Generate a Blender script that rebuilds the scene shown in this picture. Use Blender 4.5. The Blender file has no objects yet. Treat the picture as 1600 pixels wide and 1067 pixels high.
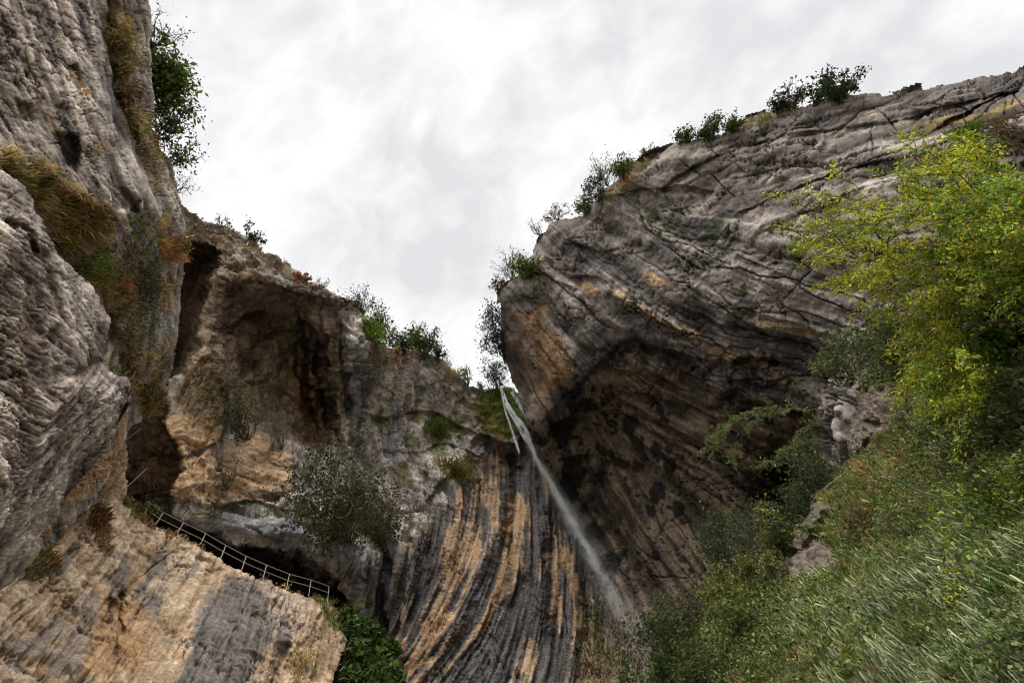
import bpy, math, time
import numpy as np
T0 = time.time()
sc = bpy.context.scene
col = sc.collection
# ------------------------------------------------------------------ camera
F, CX, CY = 711.0, 800.0, 533.5            # 16 mm lens on 36 mm, in pixels of the 1600 px wide photograph
ZX, ZY = 590.0, 255.0                      # where the verticals of the gorge meet (the zenith)
_u = np.array([ZX - CX, CY - ZY, -F]); _u /= np.linalg.norm(_u)
_f = np.array([0, 0, -1.0]); _f -= _f @ _u * _u; _f /= np.linalg.norm(_f)
_r = np.cross(_f, _u)
R = np.array([_r, _f, _u])
CAM = np.array([0.0, 0.0, 1.6])
cam = bpy.data.cameras.new('camera'); camo = bpy.data.objects.new('camera', cam); col.objects.link(camo)
cam.lens = 16.0; cam.sensor_width = 36.0; cam.clip_start = 0.05; cam.clip_end = 5000
from mathutils import Matrix
M = Matrix.Identity(4)
for i in range(3):
    for j in range(3): M[i][j] = R[i, j]
    M[i][3] = CAM[i]
camo.matrix_world = M
sc.camera = camo
# ------------------------------------------------------------------ sky and sun
SUN_EL, SUN_AZ = math.radians(52), math.radians(150)      # azimuth clockwise from +Y
w = bpy.data.worlds.new('World'); sc.world = w; w.use_nodes = True
nt = w.node_tree; nt.nodes.clear()
def N(nt, t, **k):
    n = nt.nodes.new(t)
    for a, b in k.items(): setattr(n, a, b)
    return n
out = N(nt, 'ShaderNodeOutputWorld'); bg = N(nt, 'ShaderNodeBackground'); bg.inputs[1].default_value = 0.12
sky = N(nt, 'ShaderNodeTexSky', sky_type='NISHITA', sun_disc=False, sun_elevation=SUN_EL, sun_rotation=SUN_AZ, dust_density=3.0)
tc = N(nt, 'ShaderNodeTexCoord'); mp = N(nt, 'ShaderNodeMapping'); mp.inputs['Scale'].default_value = (1.0, 1.3, 1.0)
n1 = N(nt, 'ShaderNodeTexNoise'); n1.inputs['Scale'].default_value = 6.5; n1.inputs['Detail'].default_value = 9; n1.inputs['Roughness'].default_value = .55; n1.inputs['Distortion'].default_value = .35
n2 = N(nt, 'ShaderNodeTexNoise'); n2.inputs['Scale'].default_value = 2.0; n2.inputs['Detail'].default_value = 4
rp = N(nt, 'ShaderNodeValToRGB'); rp.color_ramp.elements[0].position = .41; rp.color_ramp.elements[1].position = .58
rp.color_ramp.elements[0].color = (3.65, 3.68, 3.74, 1); rp.color_ramp.elements[1].color = (4.95, 4.95, 4.97, 1)
ad = N(nt, 'ShaderNodeMath', operation='ADD'); ml = N(nt, 'ShaderNodeMath', operation='MULTIPLY'); ml.inputs[1].default_value = .5
mx = N(nt, 'ShaderNodeMix', data_type='RGBA'); mx.inputs[0].default_value = .97
L = nt.links.new
L(tc.outputs['Generated'], mp.inputs[0]); L(mp.outputs[0], n1.inputs['Vector']); L(mp.outputs[0], n2.inputs['Vector'])
L(n1.outputs[0], ad.inputs[0]); L(n2.outputs[0], ad.inputs[1]); L(ad.outputs[0], ml.inputs[0]); L(ml.outputs[0], rp.inputs[0])
L(sky.outputs[0], mx.inputs[6]); L(rp.outputs[0], mx.inputs[7]); L(mx.outputs[2], bg.inputs[0]); L(bg.outputs[0], out.inputs[0])
sl = bpy.data.lights.new('sun', 'SUN'); sl.energy = 2.8; sl.angle = math.radians(40); sl.color = (1.0, .965, .92)
so = bpy.data.objects.new('sun', sl); col.objects.link(so)
so.rotation_euler = (math.radians(90) - SUN_EL, 0, -SUN_AZ + math.pi)
sc.view_settings.view_transform = 'Standard'; sc.view_settings.look = 'None'; sc.view_settings.gamma = 1.0
sc.cycles.diffuse_bounces = 6; sc.cycles.filter_width = 1.05
sc.view_settings.exposure = 0.85
# ------------------------------------------------------------------ numeric helpers
def raydir(px, py):
    px, py = np.asarray(px, float), np.asarray(py, float)
    v = np.stack([px - CX, CY - py, np.full(px.shape, -F)], -1)
    v /= np.linalg.norm(v, axis=-1, keepdims=True)
    return v @ R.T
def at(px, py, d): return CAM + raydir(px, py) * np.asarray(d, float)[..., None]
_rg = np.random.default_rng(7)
PERM = _rg.permutation(256).astype(np.int32); PERM = np.concatenate([PERM, PERM, PERM])
G3 = _rg.normal(size=(256, 3)).astype(np.float32); G3 /= np.linalg.norm(G3, axis=1, keepdims=True)
def perlin(P):
    P = P.astype(np.float32); i = np.floor(P); f = P - i; i = i.astype(np.int32) & 255
    u = f * f * f * (f * (f * 6 - 15) + 10)
    r = 0
    for dx in (0, 1):
        wx = u[..., 0] if dx else 1 - u[..., 0]
        a = PERM[i[..., 0] + dx]
        for dy in (0, 1):
            wy = u[..., 1] if dy else 1 - u[..., 1]
            b = PERM[a + i[..., 1] + dy]
            for dz in (0, 1):
                wz = u[..., 2] if dz else 1 - u[..., 2]
                g = G3[PERM[b + i[..., 2] + dz] & 255]
                r = r + wx * wy * wz * (g[..., 0] * (f[..., 0] - dx) + g[..., 1] * (f[..., 1] - dy) + g[..., 2] * (f[..., 2] - dz))
    return r * 1.5
def fbm(P, oct=5, gain=.5, ridged=False):
    s = 0; a = 1.0; t = 0
    for k in range(oct):
        n = perlin(P * (2.03 ** k) + 17.3 * k)
        if ridged: n = 1 - 2 * np.abs(n)
        s = s + a * n; t += a; a *= gain
    return s / t
def facets(P, tilt=1.0):
    """broken rock: every cell of a jittered lattice is a tilted plane with its own height; returns height, tone, edge"""
    P = P.astype(np.float32); i0 = np.floor(P - .5).astype(np.int32)
    b1 = np.full(P.shape[:-1], 9., np.float32); b2 = b1.copy(); h = np.zeros_like(b1); tn = np.zeros_like(b1)
    for dx in (0, 1):
        for dy in (0, 1):
            for dz in (0, 1):
                c = i0 + np.array([dx, dy, dz], np.int32); k = PERM[(PERM[(PERM[c[..., 0] & 255] + c[..., 1]) & 255] + c[..., 2]) & 255]
                j = G3[k]; q = P - (c + .5 + j * .42); d = (q * q).sum(-1)
                g = G3[(k + 77) & 255]; hh = (q * g).sum(-1) * tilt + G3[(k + 33) & 255][..., 0] * .35; t_ = G3[(k + 129) & 255][..., 1]
                m = d < b1; b2 = np.where(m, b1, np.minimum(b2, d)); h = np.where(m, hh, h); tn = np.where(m, t_, tn); b1 = np.where(m, d, b1)
    return h, tn, np.sqrt(b2) - np.sqrt(b1)
def sstep(a, b, x):
    t = np.clip((x - a) / (b - a), 0, 1); return t * t * (3 - 2 * t)
def seg_dist(X, Y, pts, closed=False):
    """distance to a polyline, the parameter along it and the side (sign)"""
    pts = np.asarray(pts, float); n = len(pts)
    best = np.full(X.shape, 1e9); tt = np.zeros(X.shape); side = np.ones(X.shape)
    tot = 0; m = n if closed else n - 1
    for k in range(m):
        a, b = pts[k], pts[(k + 1) % n]; d = b - a; l2 = d @ d + 1e-9
        t = np.clip(((X - a[0]) * d[0] + (Y - a[1]) * d[1]) / l2, 0, 1)
        ex, ey = X - a[0] - t * d[0], Y - a[1] - t * d[1]
        q = np.hypot(ex, ey); mk = q < best
        best = np.where(mk, q, best); tt = np.where(mk, k + t, tt)
        side = np.where(mk, np.sign(d[0] * (Y - a[1]) - d[1] * (X - a[0])), side)
    return best, tt / max(m, 1), side
def inside(X, Y, pts):
    pts = np.asarray(pts, float); c = np.zeros(X.shape, bool); n = len(pts); j = n - 1
    for i in range(n):
        xi, yi = pts[i]; xj, yj = pts[j]
        c ^= ((yi > Y) != (yj > Y)) & (X < (xj - xi) * (Y - yi) / (yj - yi + 1e-12) + xi); j = i
    return c
def sdpoly(X, Y, pts):                      # positive inside
    d, _, _ = seg_dist(X, Y, pts, True)
    return np.where(inside(X, Y, pts), d, -d)
def smoothline(pts, k=3):
    """Catmull-Rom through the points"""
    P = np.asarray(pts, float); Q = np.vstack([2 * P[0] - P[1], P, 2 * P[-1] - P[-2]]); o = []
    for i in range(1, len(Q) - 2):
        for t in np.linspace(0, 1, k, endpoint=False):
            o.append(.5 * ((2 * Q[i]) + (-Q[i-1] + Q[i+1]) * t + (2*Q[i-1] - 5*Q[i] + 4*Q[i+1] - Q[i+2]) * t*t + (-Q[i-1] + 3*Q[i] - 3*Q[i+1] + Q[i+2]) * t**3))
    o.append(Q[-2]); return np.array(o)
# ------------------------------------------------------------------ mesh output
def link_mesh(name, V, faces, mat, colr=None, parent=None, smooth=False):
    """faces: list of integer arrays (n,3) or (n,4)"""
    me = bpy.data.meshes.new(name); V = np.asarray(V, np.float32)
    me.vertices.add(len(V)); me.vertices.foreach_set('co', V.ravel())
    faces = [np.asarray(f, np.int32) for f in faces if len(f)]
    nl = sum(f.size for f in faces); nf = sum(len(f) for f in faces)
    me.loops.add(nl); me.polygons.add(nf)
    me.loops.foreach_set('vertex_index', np.concatenate([f.ravel() for f in faces]))
    st = []; o = 0
    for f in faces:
        st.append(o + np.arange(len(f)) * f.shape[1]); o += f.size
    me.polygons.foreach_set('loop_start', np.concatenate(st).astype(np.int32))
    me.update(calc_edges=True)
    if colr is not None:
        c = np.ones((len(V), 4), np.float32); c[:, :3] = np.clip(colr, 0, 1)
        a = me.color_attributes.new('col', 'FLOAT_COLOR', 'POINT'); a.data.foreach_set('color', c.ravel())
    if smooth: me.polygons.foreach_set('use_smooth', np.ones(nf, bool))
    me.materials.append(mat)
    o = bpy.data.objects.new(name, me); col.objects.link(o)
    if parent is not None: o.parent = parent
    return o
def tag(o, label, cat, group=None, kind=None):
    if label: o['label'] = label
    if cat: o['category'] = cat
    if group: o['group'] = group
    if kind: o['kind'] = kind
    return o
def empty(name, loc=(0, 0, 0)):
    e = bpy.data.objects.new(name, None); e.empty_display_size = .2; e.location = tuple(loc); col.objects.link(e); return e
# ------------------------------------------------------------------ materials
def rock_mat(name, sc1, rough=.9, bump=.35, dist=.05, spec=.12):
    m = bpy.data.materials.new(name); m.use_nodes = True; nt = m.node_tree; L = nt.links.new
    b = nt.nodes['Principled BSDF']; b.inputs['Roughness'].default_value = rough
    b.inputs['Specular IOR Level'].default_value = spec
    at_ = N(nt, 'ShaderNodeAttribute', attribute_name='col'); tc = N(nt, 'ShaderNodeTexCoord')
    n = N(nt, 'ShaderNodeTexNoise'); n.inputs['Scale'].default_value = sc1; n.inputs['Detail'].default_value = 6; n.inputs['Roughness'].default_value = .75
    n2 = N(nt, 'ShaderNodeTexNoise'); n2.inputs['Scale'].default_value = sc1 * .23; n2.inputs['Detail'].default_value = 5
    mr = N(nt, 'ShaderNodeMapRange'); mr.inputs[1].default_value = .3; mr.inputs[2].default_value = .7; mr.inputs[3].default_value = .45; mr.inputs[4].default_value = 1.5
    mr2 = N(nt, 'ShaderNodeMapRange'); mr2.inputs[1].default_value = .3; mr2.inputs[2].default_value = .7; mr2.inputs[3].default_value = .8; mr2.inputs[4].default_value = 1.2
    mm = N(nt, 'ShaderNodeMath', operation='MULTIPLY'); mc = N(nt, 'ShaderNodeMix', data_type='RGBA', blend_type='MULTIPLY'); mc.inputs[0].default_value = 1
    bu = N(nt, 'ShaderNodeBump'); bu.inputs['Strength'].default_value = bump; bu.inputs['Distance'].default_value = dist
    L(tc.outputs['Object'], n.inputs['Vector']); L(tc.outputs['Object'], n2.inputs['Vector'])
    L(n.outputs[0], mr.inputs[0]); L(n2.outputs[0], mr2.inputs[0]); L(mr.outputs[0], mm.inputs[0]); L(mr2.outputs[0], mm.inputs[1])
    L(at_.outputs['Color'], mc.inputs[6]); L(mm.outputs[0], mc.inputs[7]); L(mc.outputs[2], b.inputs['Base Color'])
    L(n.outputs[0], bu.inputs['Height']); L(bu.outputs[0], b.inputs['Normal'])
    return m
def leaf_mat(name, trans=.25, rough=.75):
    m = bpy.data.materials.new(name); m.use_nodes = True; nt = m.node_tree; L = nt.links.new
    b = nt.nodes['Principled BSDF']; b.inputs['Roughness'].default_value = rough; b.inputs['Specular IOR Level'].default_value = .12
    at_ = N(nt, 'ShaderNodeAttribute', attribute_name='col'); oi = N(nt, 'ShaderNodeObjectInfo')
    mr = N(nt, 'ShaderNodeMapRange'); mr.inputs[3].default_value = .8; mr.inputs[4].default_value = 1.2
    mc = N(nt, 'ShaderNodeMix', data_type='RGBA', blend_type='MULTIPLY'); mc.inputs[0].default_value = 1
    L(oi.outputs['Random'], mr.inputs[0]); L(at_.outputs['Color'], mc.inputs[6]); L(mr.outputs[0], mc.inputs[7])
    tr = N(nt, 'ShaderNodeBsdfTranslucent'); ms = N(nt, 'ShaderNodeMixShader'); ms.inputs[0].default_value = trans
    L(mc.outputs[2], b.inputs['Base Color']); L(mc.outputs[2], tr.inputs['Color'])
    L(b.outputs[0], ms.inputs[1]); L(tr.outputs[0], ms.inputs[2]); L(ms.outputs[0], nt.nodes['Material Output'].inputs['Surface'])
    return m
def plain_mat(name, c, rough=.8, metal=0, nscale=8, amt=.3):
    m = bpy.data.materials.new(name); m.use_nodes = True; nt = m.node_tree; L = nt.links.new
    b = nt.nodes['Principled BSDF']; b.inputs['Roughness'].default_value = rough; b.inputs['Metallic'].default_value = metal
    tc = N(nt, 'ShaderNodeTexCoord'); n = N(nt, 'ShaderNodeTexNoise'); n.inputs['Scale'].default_value = nscale; n.inputs['Detail'].default_value = 5
    r = N(nt, 'ShaderNodeValToRGB'); r.color_ramp.elements[0].position = .3; r.color_ramp.elements[1].position = .7
    r.color_ramp.elements[0].color = tuple(x * (1 - amt) for x in c) + (1,); r.color_ramp.elements[1].color = tuple(min(1, x * (1 + amt)) for x in c) + (1,)
    L(tc.outputs['Object'], n.inputs['Vector']); L(n.outputs[0], r.inputs[0]); L(r.outputs[0], b.inputs['Base Color'])
    return m
M_NEAR = rock_mat('near_limestone', 17, bump=.3, dist=.02)
M_MID = rock_mat('ochre_limestone', 5, bump=.5, dist=.08)
M_FAR = rock_mat('far_limestone', 2.6, bump=.5, dist=.15)
M_SOIL = rock_mat('slope_soil', 16, bump=.5, dist=.03)
M_LEAF = leaf_mat('leaf', .3); M_GRASS = leaf_mat('grass_blade', .25, .6); M_BRIGHT = leaf_mat('autumn_leaf', .42, .5)
M_BARK = plain_mat('bark', (.075, .058, .045), .9)
M_PALEBARK = plain_mat('pale_bark', (.16, .135, .11), .9)
M_STEEL = plain_mat('galvanised_steel', (.34, .31, .27), .45, .2, 20, .15)
# ------------------------------------------------------------------ rock builder
STEP = 1.8
GRAY = np.array([.250, .225, .212]); LIGHT = np.array([.43, .385, .345]); DARKG = np.array([.085, .080, .082])
OCH = np.array([.335, .215, .120]); OCHL = np.array([.46, .335, .220]); RUST = np.array([.33, .135, .045]); BLACK = np.array([.022, .021, .021])
MOSS = np.array([.060, .082, .018]); BROWN = np.array([.125, .082, .047]); BLUEG = np.array([.17, .18, .195]); STRAW = np.array([.26, .19, .08])
class Rock:
    def __init__(s, poly, ctrl, seed, step=STEP, jag=5.0, c=30.0):
        s.step = step; s.seed = seed; P = np.array(poly, float)
        x0, y0 = P.min(0) - 8; x1, y1 = P.max(0) + 8
        xs = np.arange(x0, x1, step); ys = np.arange(y0, y1, step)
        s.x0, s.y0 = x0, y0; s.X, s.Y = np.meshgrid(xs, ys); s.H, s.W = s.X.shape
        q = np.stack([s.X / 60, s.Y / 60, np.full(s.X.shape, seed * 3.1)], -1)
        wx = fbm(q, 5, .6); wy = fbm(q + 31.7, 5, .6)
        s.n1 = wx; s.n2 = wy
        s.WX = s.X + wx * 9; s.WY = s.Y + wy * 9          # warped coordinates for the brushes
        jx = s.X + (wx * 1.6) * jag; jy = s.Y + (wy * 1.6) * jag
        s.mask = inside(jx, jy, P)
        C = np.array(ctrl, float)
        def ker(r): return np.sqrt(r * r + c * c)
        A = ker(np.hypot(C[:, None, 0] - C[None, :, 0], C[:, None, 1] - C[None, :, 1])); n = len(C)
        B = np.zeros((n + 3, n + 3)); B[:n, :n] = A; B[:n, n] = 1; B[:n, n+1] = C[:, 0] / 1000; B[:n, n+2] = C[:, 1] / 1000; B[n:, :n] = B[:n, n:].T
        wts = np.linalg.solve(B + np.diag([1e-6] * n + [0] * 3), np.concatenate([np.log(C[:, 2]), [0, 0, 0]]))
        k = 6
        gx, gy = np.meshgrid(np.arange(x0, x1 + step * k * 2, step * k), np.arange(y0, y1 + step * k * 2, step * k))
        L_ = wts[n] + wts[n+1] * gx / 1000 + wts[n+2] * gy / 1000
        for i in range(n): L_ = L_ + wts[i] * ker(np.hypot(gx - C[i, 0], gy - C[i, 1]))
        s.D = np.exp(s.up(L_, k))
        s.C = np.broadcast_to(GRAY, s.X.shape + (3,)).copy(); s.disp = np.zeros(s.X.shape)
    def up(s, A, k):
        iy, ix = np.arange(s.H) / k, np.arange(s.W) / k
        y, x = iy.astype(int), ix.astype(int); fy, fx = (iy - y)[:, None], (ix - x)[None]
        return (A[y][:, x] * (1-fy) * (1-fx) + A[y+1][:, x] * fy * (1-fx) + A[y][:, x+1] * (1-fy) * fx + A[y+1][:, x+1] * fy * fx)
    # geometry brushes; amounts are fractions of the distance, positive = further away
    def rel(s, a, m): s.D *= 1 + a * m; return s
    def groove(s, pts, w, a, k=3):
        d, t, _ = seg_dist(s.WX, s.WY, smoothline(pts, k)); return s.rel(a, np.exp(-(d / w) ** 2) * np.clip(sstep(0, .12, t) * sstep(0, .12, 1 - t) + .15, 0, 1))
    def ledge(s, pts, w, a, side=1, edge=3):
        """a lip: on one side of the line the rock steps back by a and comes forward again over w pixels"""
        d, t, sg = seg_dist(s.WX, s.WY, smoothline(pts, 3)); sg = sg * side
        f = sstep(0, edge, d) * np.exp(-(d / w) ** 1.5) * (sg > 0) * sstep(0, .1, t) * sstep(0, .1, 1 - t) * (.25 + .75 * sstep(-.3, .15, s.n2 + s.n1 * .5))
        return s.rel(a, f)
    def hollow(s, poly, w, a): return s.rel(a, sstep(-2, w, sdpoly(s.WX, s.WY, poly)))
    def roundoff(s, pts, w, a):
        d, t, _ = seg_dist(s.X, s.Y, pts); return s.rel(a, np.clip(1 - d / w, 0, 1) ** 2)
    # colour brushes
    def paint(s, c, m, a=1.0): m = np.clip(m * a, 0, 1)[..., None]; s.C = s.C * (1 - m) + np.asarray(c) * m; return s
    def patch(s, poly, c, w=14, brk=12, a=1.0):
        m = sstep(0, w, sdpoly(s.WX, s.WY, poly) + (s.f1 - .0) * brk * 2); return s.paint(c, m, a)
    def line(s, pts, c, w, brk=.6, a=1.0, k=3):
        d, t, _ = seg_dist(s.WX, s.WY, smoothline(pts, k)); m = sstep(1.2, .5, d / w + s.f1 * brk * 2 + s.lm * brk); return s.paint(c, m * np.clip(8 * np.minimum(t, 1 - t) + .4, 0, 1), a)
    def spots(s, pts, c, brk=.5, a=1.0):
        for x, y, r in pts:
            bx = (np.abs(s.X - x) < r * 2.5 + 12) & (np.abs(s.Y - y) < r * 2.5 + 12)
            d = np.hypot(s.WX - x, s.WY - y) / r + s.f1 * brk * 2.4
            s.paint(c, np.where(bx, sstep(1.15, .8, d), 0), a)
        return s
    def flow(s, ctrl, length=34, nseed=1):
        """streak textures: noise smeared along a direction field given at control points (x, y, degrees, image y down)"""
        num = 0; k = 8
        gx, gy = np.meshgrid(np.arange(s.W // k + 3) * s.step * k + s.x0, np.arange(s.H // k + 3) * s.step * k + s.y0)
        c2 = s2 = 0
        for x, y, a in ctrl:
            wt = 1 / ((gx - x) ** 2 + (gy - y) ** 2 + 400) ** 1.3; c2 = c2 + wt * math.cos(2 * math.radians(a)); s2 = s2 + wt * math.sin(2 * math.radians(a))
        th = .5 * np.arctan2(s.up(s2, k), s.up(c2, k)) + s.n1 * .18
        # half angle has a sign jump: step in a consistent sense against the previous step
        rg = np.random.default_rng(s.seed * 11 + nseed)
        a = rg.random((s.H, s.W)).astype(np.float32); a2 = s.up(rg.random((s.H // 2 + 3, s.W // 2 + 3)).astype(np.float32), 2)
        def blur(z, n):
            for _ in range(n):
                z = (np.roll(z, 1, 0) + np.roll(z, -1, 0) + np.roll(z, 1, 1) + np.roll(z, -1, 1) + z * 2) / 6
            return z
        b = rg.random((s.H // 4 + 2, s.W // 4 + 2)).astype(np.float32); b = s.up(b, 4)
        c = rg.random((s.H // 14 + 2, s.W // 14 + 2)).astype(np.float32); c = s.up(c, 14)
        acc = [a.copy(), b.copy(), c.copy(), a2.copy()]; n = 1
        cx, sy = np.cos(th).astype(np.float32), np.sin(th).astype(np.float32)
        iy0, ix0 = np.mgrid[0:s.H, 0:s.W].astype(np.float32)
        for sg in (1, -1):
            x, y = ix0.copy(), iy0.copy(); px, py = cx * sg, sy * sg
            for q in range(int(length / 2)):
                ii = np.clip(y, 0, s.H - 1).astype(np.int32); jj = np.clip(x, 0, s.W - 1).astype(np.int32)
                vx, vy = cx[ii, jj], sy[ii, jj]; fl = np.where(vx * px + vy * py < 0, -1, 1)
                px, py = vx * fl, vy * fl; x = x + px * 1.6; y = y + py * 1.6
                ii = np.clip(y, 0, s.H - 1).astype(np.int32); jj = np.clip(x, 0, s.W - 1).astype(np.int32)
                if q < length * .22: acc[0] += a[ii, jj]
                acc[1] += b[ii, jj]; acc[3] += a2[ii, jj] if q < length * .32 else 0; acc[2] += c[ii, jj]
        def nrm(z, n):
            z = blur(z, n); m = z[s.mask]; return (z - m.mean()) / (m.std() + 1e-6)
        s.lf, s.lm, s.lc = nrm(acc[0], 0), nrm(acc[1], 1) * .5, nrm(acc[2], 1) * .5; s.l2 = nrm(acc[3], 0)      # fine, medium, coarse
        s.th = th; return s
    def joints(s, n, lo, hi, cross=.3):
        """bedding joints and fractures: thin cracks that follow the strata, some across them"""
        g = np.random.default_rng(s.seed * 7 + 3); my, mx_ = np.nonzero(s.mask); k = g.integers(0, len(my), n); y, x = my[k].astype(float), mx_[k].astype(float)
        off = np.where(g.random(n) < cross, g.choice([-1, 1], n) * g.uniform(.7, 1.6, n), g.normal(0, .08, n)); ln = g.uniform(lo, hi, n) * np.where(np.abs(off) > .5, .4, 1); wt = .3 + .7 * g.random(n) ** 1.6; jt = np.zeros((s.H, s.W)); dx0 = dy0 = None; wob = np.zeros(n)
        for q in range(int(hi * 1.45)):
            t = q * .7 / ln; ok = (t < 1) & (x > 1) & (y > 1) & (x < s.W - 2) & (y < s.H - 2)
            ii, jj = np.clip(y, 0, s.H - 1).astype(int), np.clip(x, 0, s.W - 1).astype(int); a = s.th[ii, jj] + off + wob; dx, dy = np.cos(a), np.sin(a)
            if dx0 is not None: f = np.where(dx * dx0 + dy * dy0 < 0, -1, 1); dx, dy = dx * f, dy * f
            dx0, dy0 = dx, dy; v = wt * np.sin(np.pi * np.clip(t, 0, 1)) ** .6
            np.maximum.at(jt, (ii[ok], jj[ok]), v[ok]); wob = wob * .93 + g.normal(0, .09, n); x = x + dx * .7; y = y + dy * .7
        s.jt = jt; return s
    def begin(s, ctrl, length=34, scale=3.0):
        """smooth surface ready: world positions, normals, 3D noises"""
        s.P = at(s.X, s.Y, s.D); s.f1 = fbm(s.P / scale, 5, .55); s.f2 = fbm(s.P / scale + 50, 6, .6); s.rd = fbm(s.P / (scale * .8) + 90, 5, .55, True)
        wv = np.stack([s.f1, s.f2, s.rd], -1) * .9
        c1 = np.abs(perlin(s.P / (scale * .9) + wv + 200)); c2 = np.abs(perlin(s.P / (scale * .35) * np.array([1, 1, .6]) + wv * .8 + 300)); gate = sstep(-.1, .25, perlin(s.P / (scale * 1.7) + 400))
        s.cr = np.maximum(sstep(.045, .0, c1), sstep(.07, .0, c2) * .7) * gate
        fw = (s.P / scale + wv * .22) * np.array([1, 1, 1.0])
        a1, t1, e1 = facets(fw * 1.1); a2, t2, e2 = facets(fw * 3.1 + 40, .9); a3, t3, e3 = facets(fw * 8.5 + 90, .9)
        s.fa = (a1 + a2 * .40 + a3 * .16) * scale * .5; s.ft = t1 * .35 + t2 * .5 + t3 * .35; s.fe = np.maximum(sstep(.06, 0, e2) * .8, sstep(.10, 0, e3) * .5)
        s.flow(ctrl, length); return s
    def finish(s, name, mat, disp, label, amt=1.0, rim=.22):
        s.P = at(s.X, s.Y, s.D)
        def sm(A):
            for _ in range(6): A = (np.roll(A, 2, 0) + np.roll(A, -2, 0) + np.roll(A, 2, 1) + np.roll(A, -2, 1) + A) / 5
            return A
        Q = sm(s.P); gx = np.gradient(Q, axis=1); gy = np.gradient(Q, axis=0); n = np.cross(gx, gy)
        n /= np.linalg.norm(n, axis=-1, keepdims=True) + 1e-9
        v = -raydir(s.X, s.Y); n = np.where((n * v).sum(-1, keepdims=True) < 0, -n, n)
        n = n * .7 + v * .55; n /= np.linalg.norm(n, axis=-1, keepdims=True); s.Nrm = n
        s.P = s.P + n * (disp * amt)[..., None]
        idx = -np.ones((s.H, s.W), np.int64); mk = s.mask
        q = mk[:-1, :-1] & mk[1:, :-1] & mk[:-1, 1:] & mk[1:, 1:]
        us = np.zeros_like(mk); us[:-1, :-1] |= q; us[1:, :-1] |= q; us[:-1, 1:] |= q; us[1:, 1:] |= q
        idx[us] = np.arange(us.sum()); V = s.P[us]; C = s.C[us]
        a, b, c, d = idx[:-1, :-1][q], idx[1:, :-1][q], idx[1:, 1:][q], idx[:-1, 1:][q]
        F1 = np.stack([a, b, c, d], 1)
        qp = np.pad(q, 1); e = []
        up_, dn = qp[:-1, 1:-1], qp[1:, 1:-1]                      # edges along x
        he = up_ != dn; i, j = np.nonzero(he); e.append(np.stack([idx[i, j], idx[i, j+1]], 1))
        lf, rt = qp[1:-1, :-1], qp[1:-1, 1:]; i, j = np.nonzero(lf != rt); e.append(np.stack([idx[i, j], idx[i+1, j]], 1))
        E_ = np.concatenate(e); ub, inv = np.unique(E_, return_inverse=True); inv = inv.reshape(-1, 2)
        Vb = V[ub]; rel = Vb - CAM; dist = np.linalg.norm(rel, axis=1, keepdims=True)
        hz = rel.copy(); hz[:, 2] = 0; hz /= np.linalg.norm(hz, axis=1, keepdims=True) + 1e-9
        rays = rel / dist
        dirv = rays * 1.0 + hz * .02
        Xb, Yb = s.X[us][ub], s.Y[us][ub]
        newp = Vb + dirv * dist * rim
        low = (Yb > 1120) | (Xb < -80) | (Xb > max(1690, s.X.max() - 40))
        newp[low] = Vb[low] + hz[low] * dist[low] * .02; newp[low, 2] = -1.0
        k0 = len(V); F2 = np.stack([E_[:, 0], E_[:, 1], k0 + inv[:, 1], k0 + inv[:, 0]], 1)
        o = link_mesh(name, np.vstack([V, newp]), [F1, F2], mat, np.vstack([C, C[ub]]))
        tag(o, label, 'cliff', None, 'structure'); s.obj = o
        print(name, len(V), 'verts %.1fs' % (time.time() - T0)); return s
    def on(s, px, py, off=0.0):
        j = int(round((px - s.x0) / s.step)); i = int(round((py - s.y0) / s.step)); i = min(max(i, 0), s.H - 1); j = min(max(j, 0), s.W - 1)
        return s.P[i, j] + s.Nrm[i, j] * off
# ================================================================== GROUND
g = bpy.data.meshes.new('ground'); S = 3000
g.from_pydata([(-S, -S, 0), (S, -S, 0), (S, S, 0), (-S, S, 0)], [], [(0, 1, 2, 3)])
g.materials.append(plain_mat('valley_floor', (.32, .30, .25), .95, 0, .3, .35))  # out of view; albedo raised so it bounces light into the shadows
go = bpy.data.objects.new('ground', g); col.objects.link(go); go['kind'] = 'structure'; go['label'] = 'unseen valley floor, made pale to bounce light'
# ================================================================== CENTRE CLIFF: alcove, ledge, draperies, lip of the fall
cc = Rock([(262,300),(285,318),(300,332),(320,345),(345,352),(375,360),(392,372),(408,388),(428,396),(445,410),(470,424),(486,440),(510,446),(530,460),(556,470),(568,486),(572,510),(590,528),(602,543),(640,546),(672,552),(692,562),(704,576),(722,590),(742,603),(770,607),(800,604),(835,630),(900,640),(960,800),(1050,1000),(1110,1180),(400,1180),(150,900),(150,500),(200,300)],
 [(285,330,58),(350,365,62),(440,415,64),(545,475,63),(575,520,63),(640,552,78),(700,580,84),(785,607,94),(835,640,90),
  (300,420,57),(285,560,54),(250,620,50),(235,720,46),(260,790,44),(330,440,53),(420,445,56),(520,468,58),(320,560,49),(355,470,57),
  (430,490,63.5),(400,540,64.5),(440,580,65),(450,640,63),(515,600,62),(560,560,58),(548,700,57),(480,680,60),(350,650,52),(460,700,52),(390,730,48),(300,700,46),
  (400,790,45),(310,790,43),(400,820,40),(520,870,39),(570,900,41),(280,830,46),(360,865,46),(440,885,45),(520,920,44),
  (600,850,46),(560,770,53),(620,720,66),(640,640,75),(700,650,80),(740,700,78),(660,800,57),(600,930,44),(620,1060,40),(700,740,70),(720,820,63),
  (770,850,62),(700,950,50),(800,950,55),(760,1060,46),(800,740,78),(850,700,82),(880,850,70),(900,1000,58),(950,1100,50),(850,1080,47),(1100,1180,47),
  (400,1180,38),(150,900,42),(150,500,54),(200,300,58),(545,1100,38)], 3, jag=5)
s = cc
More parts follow.
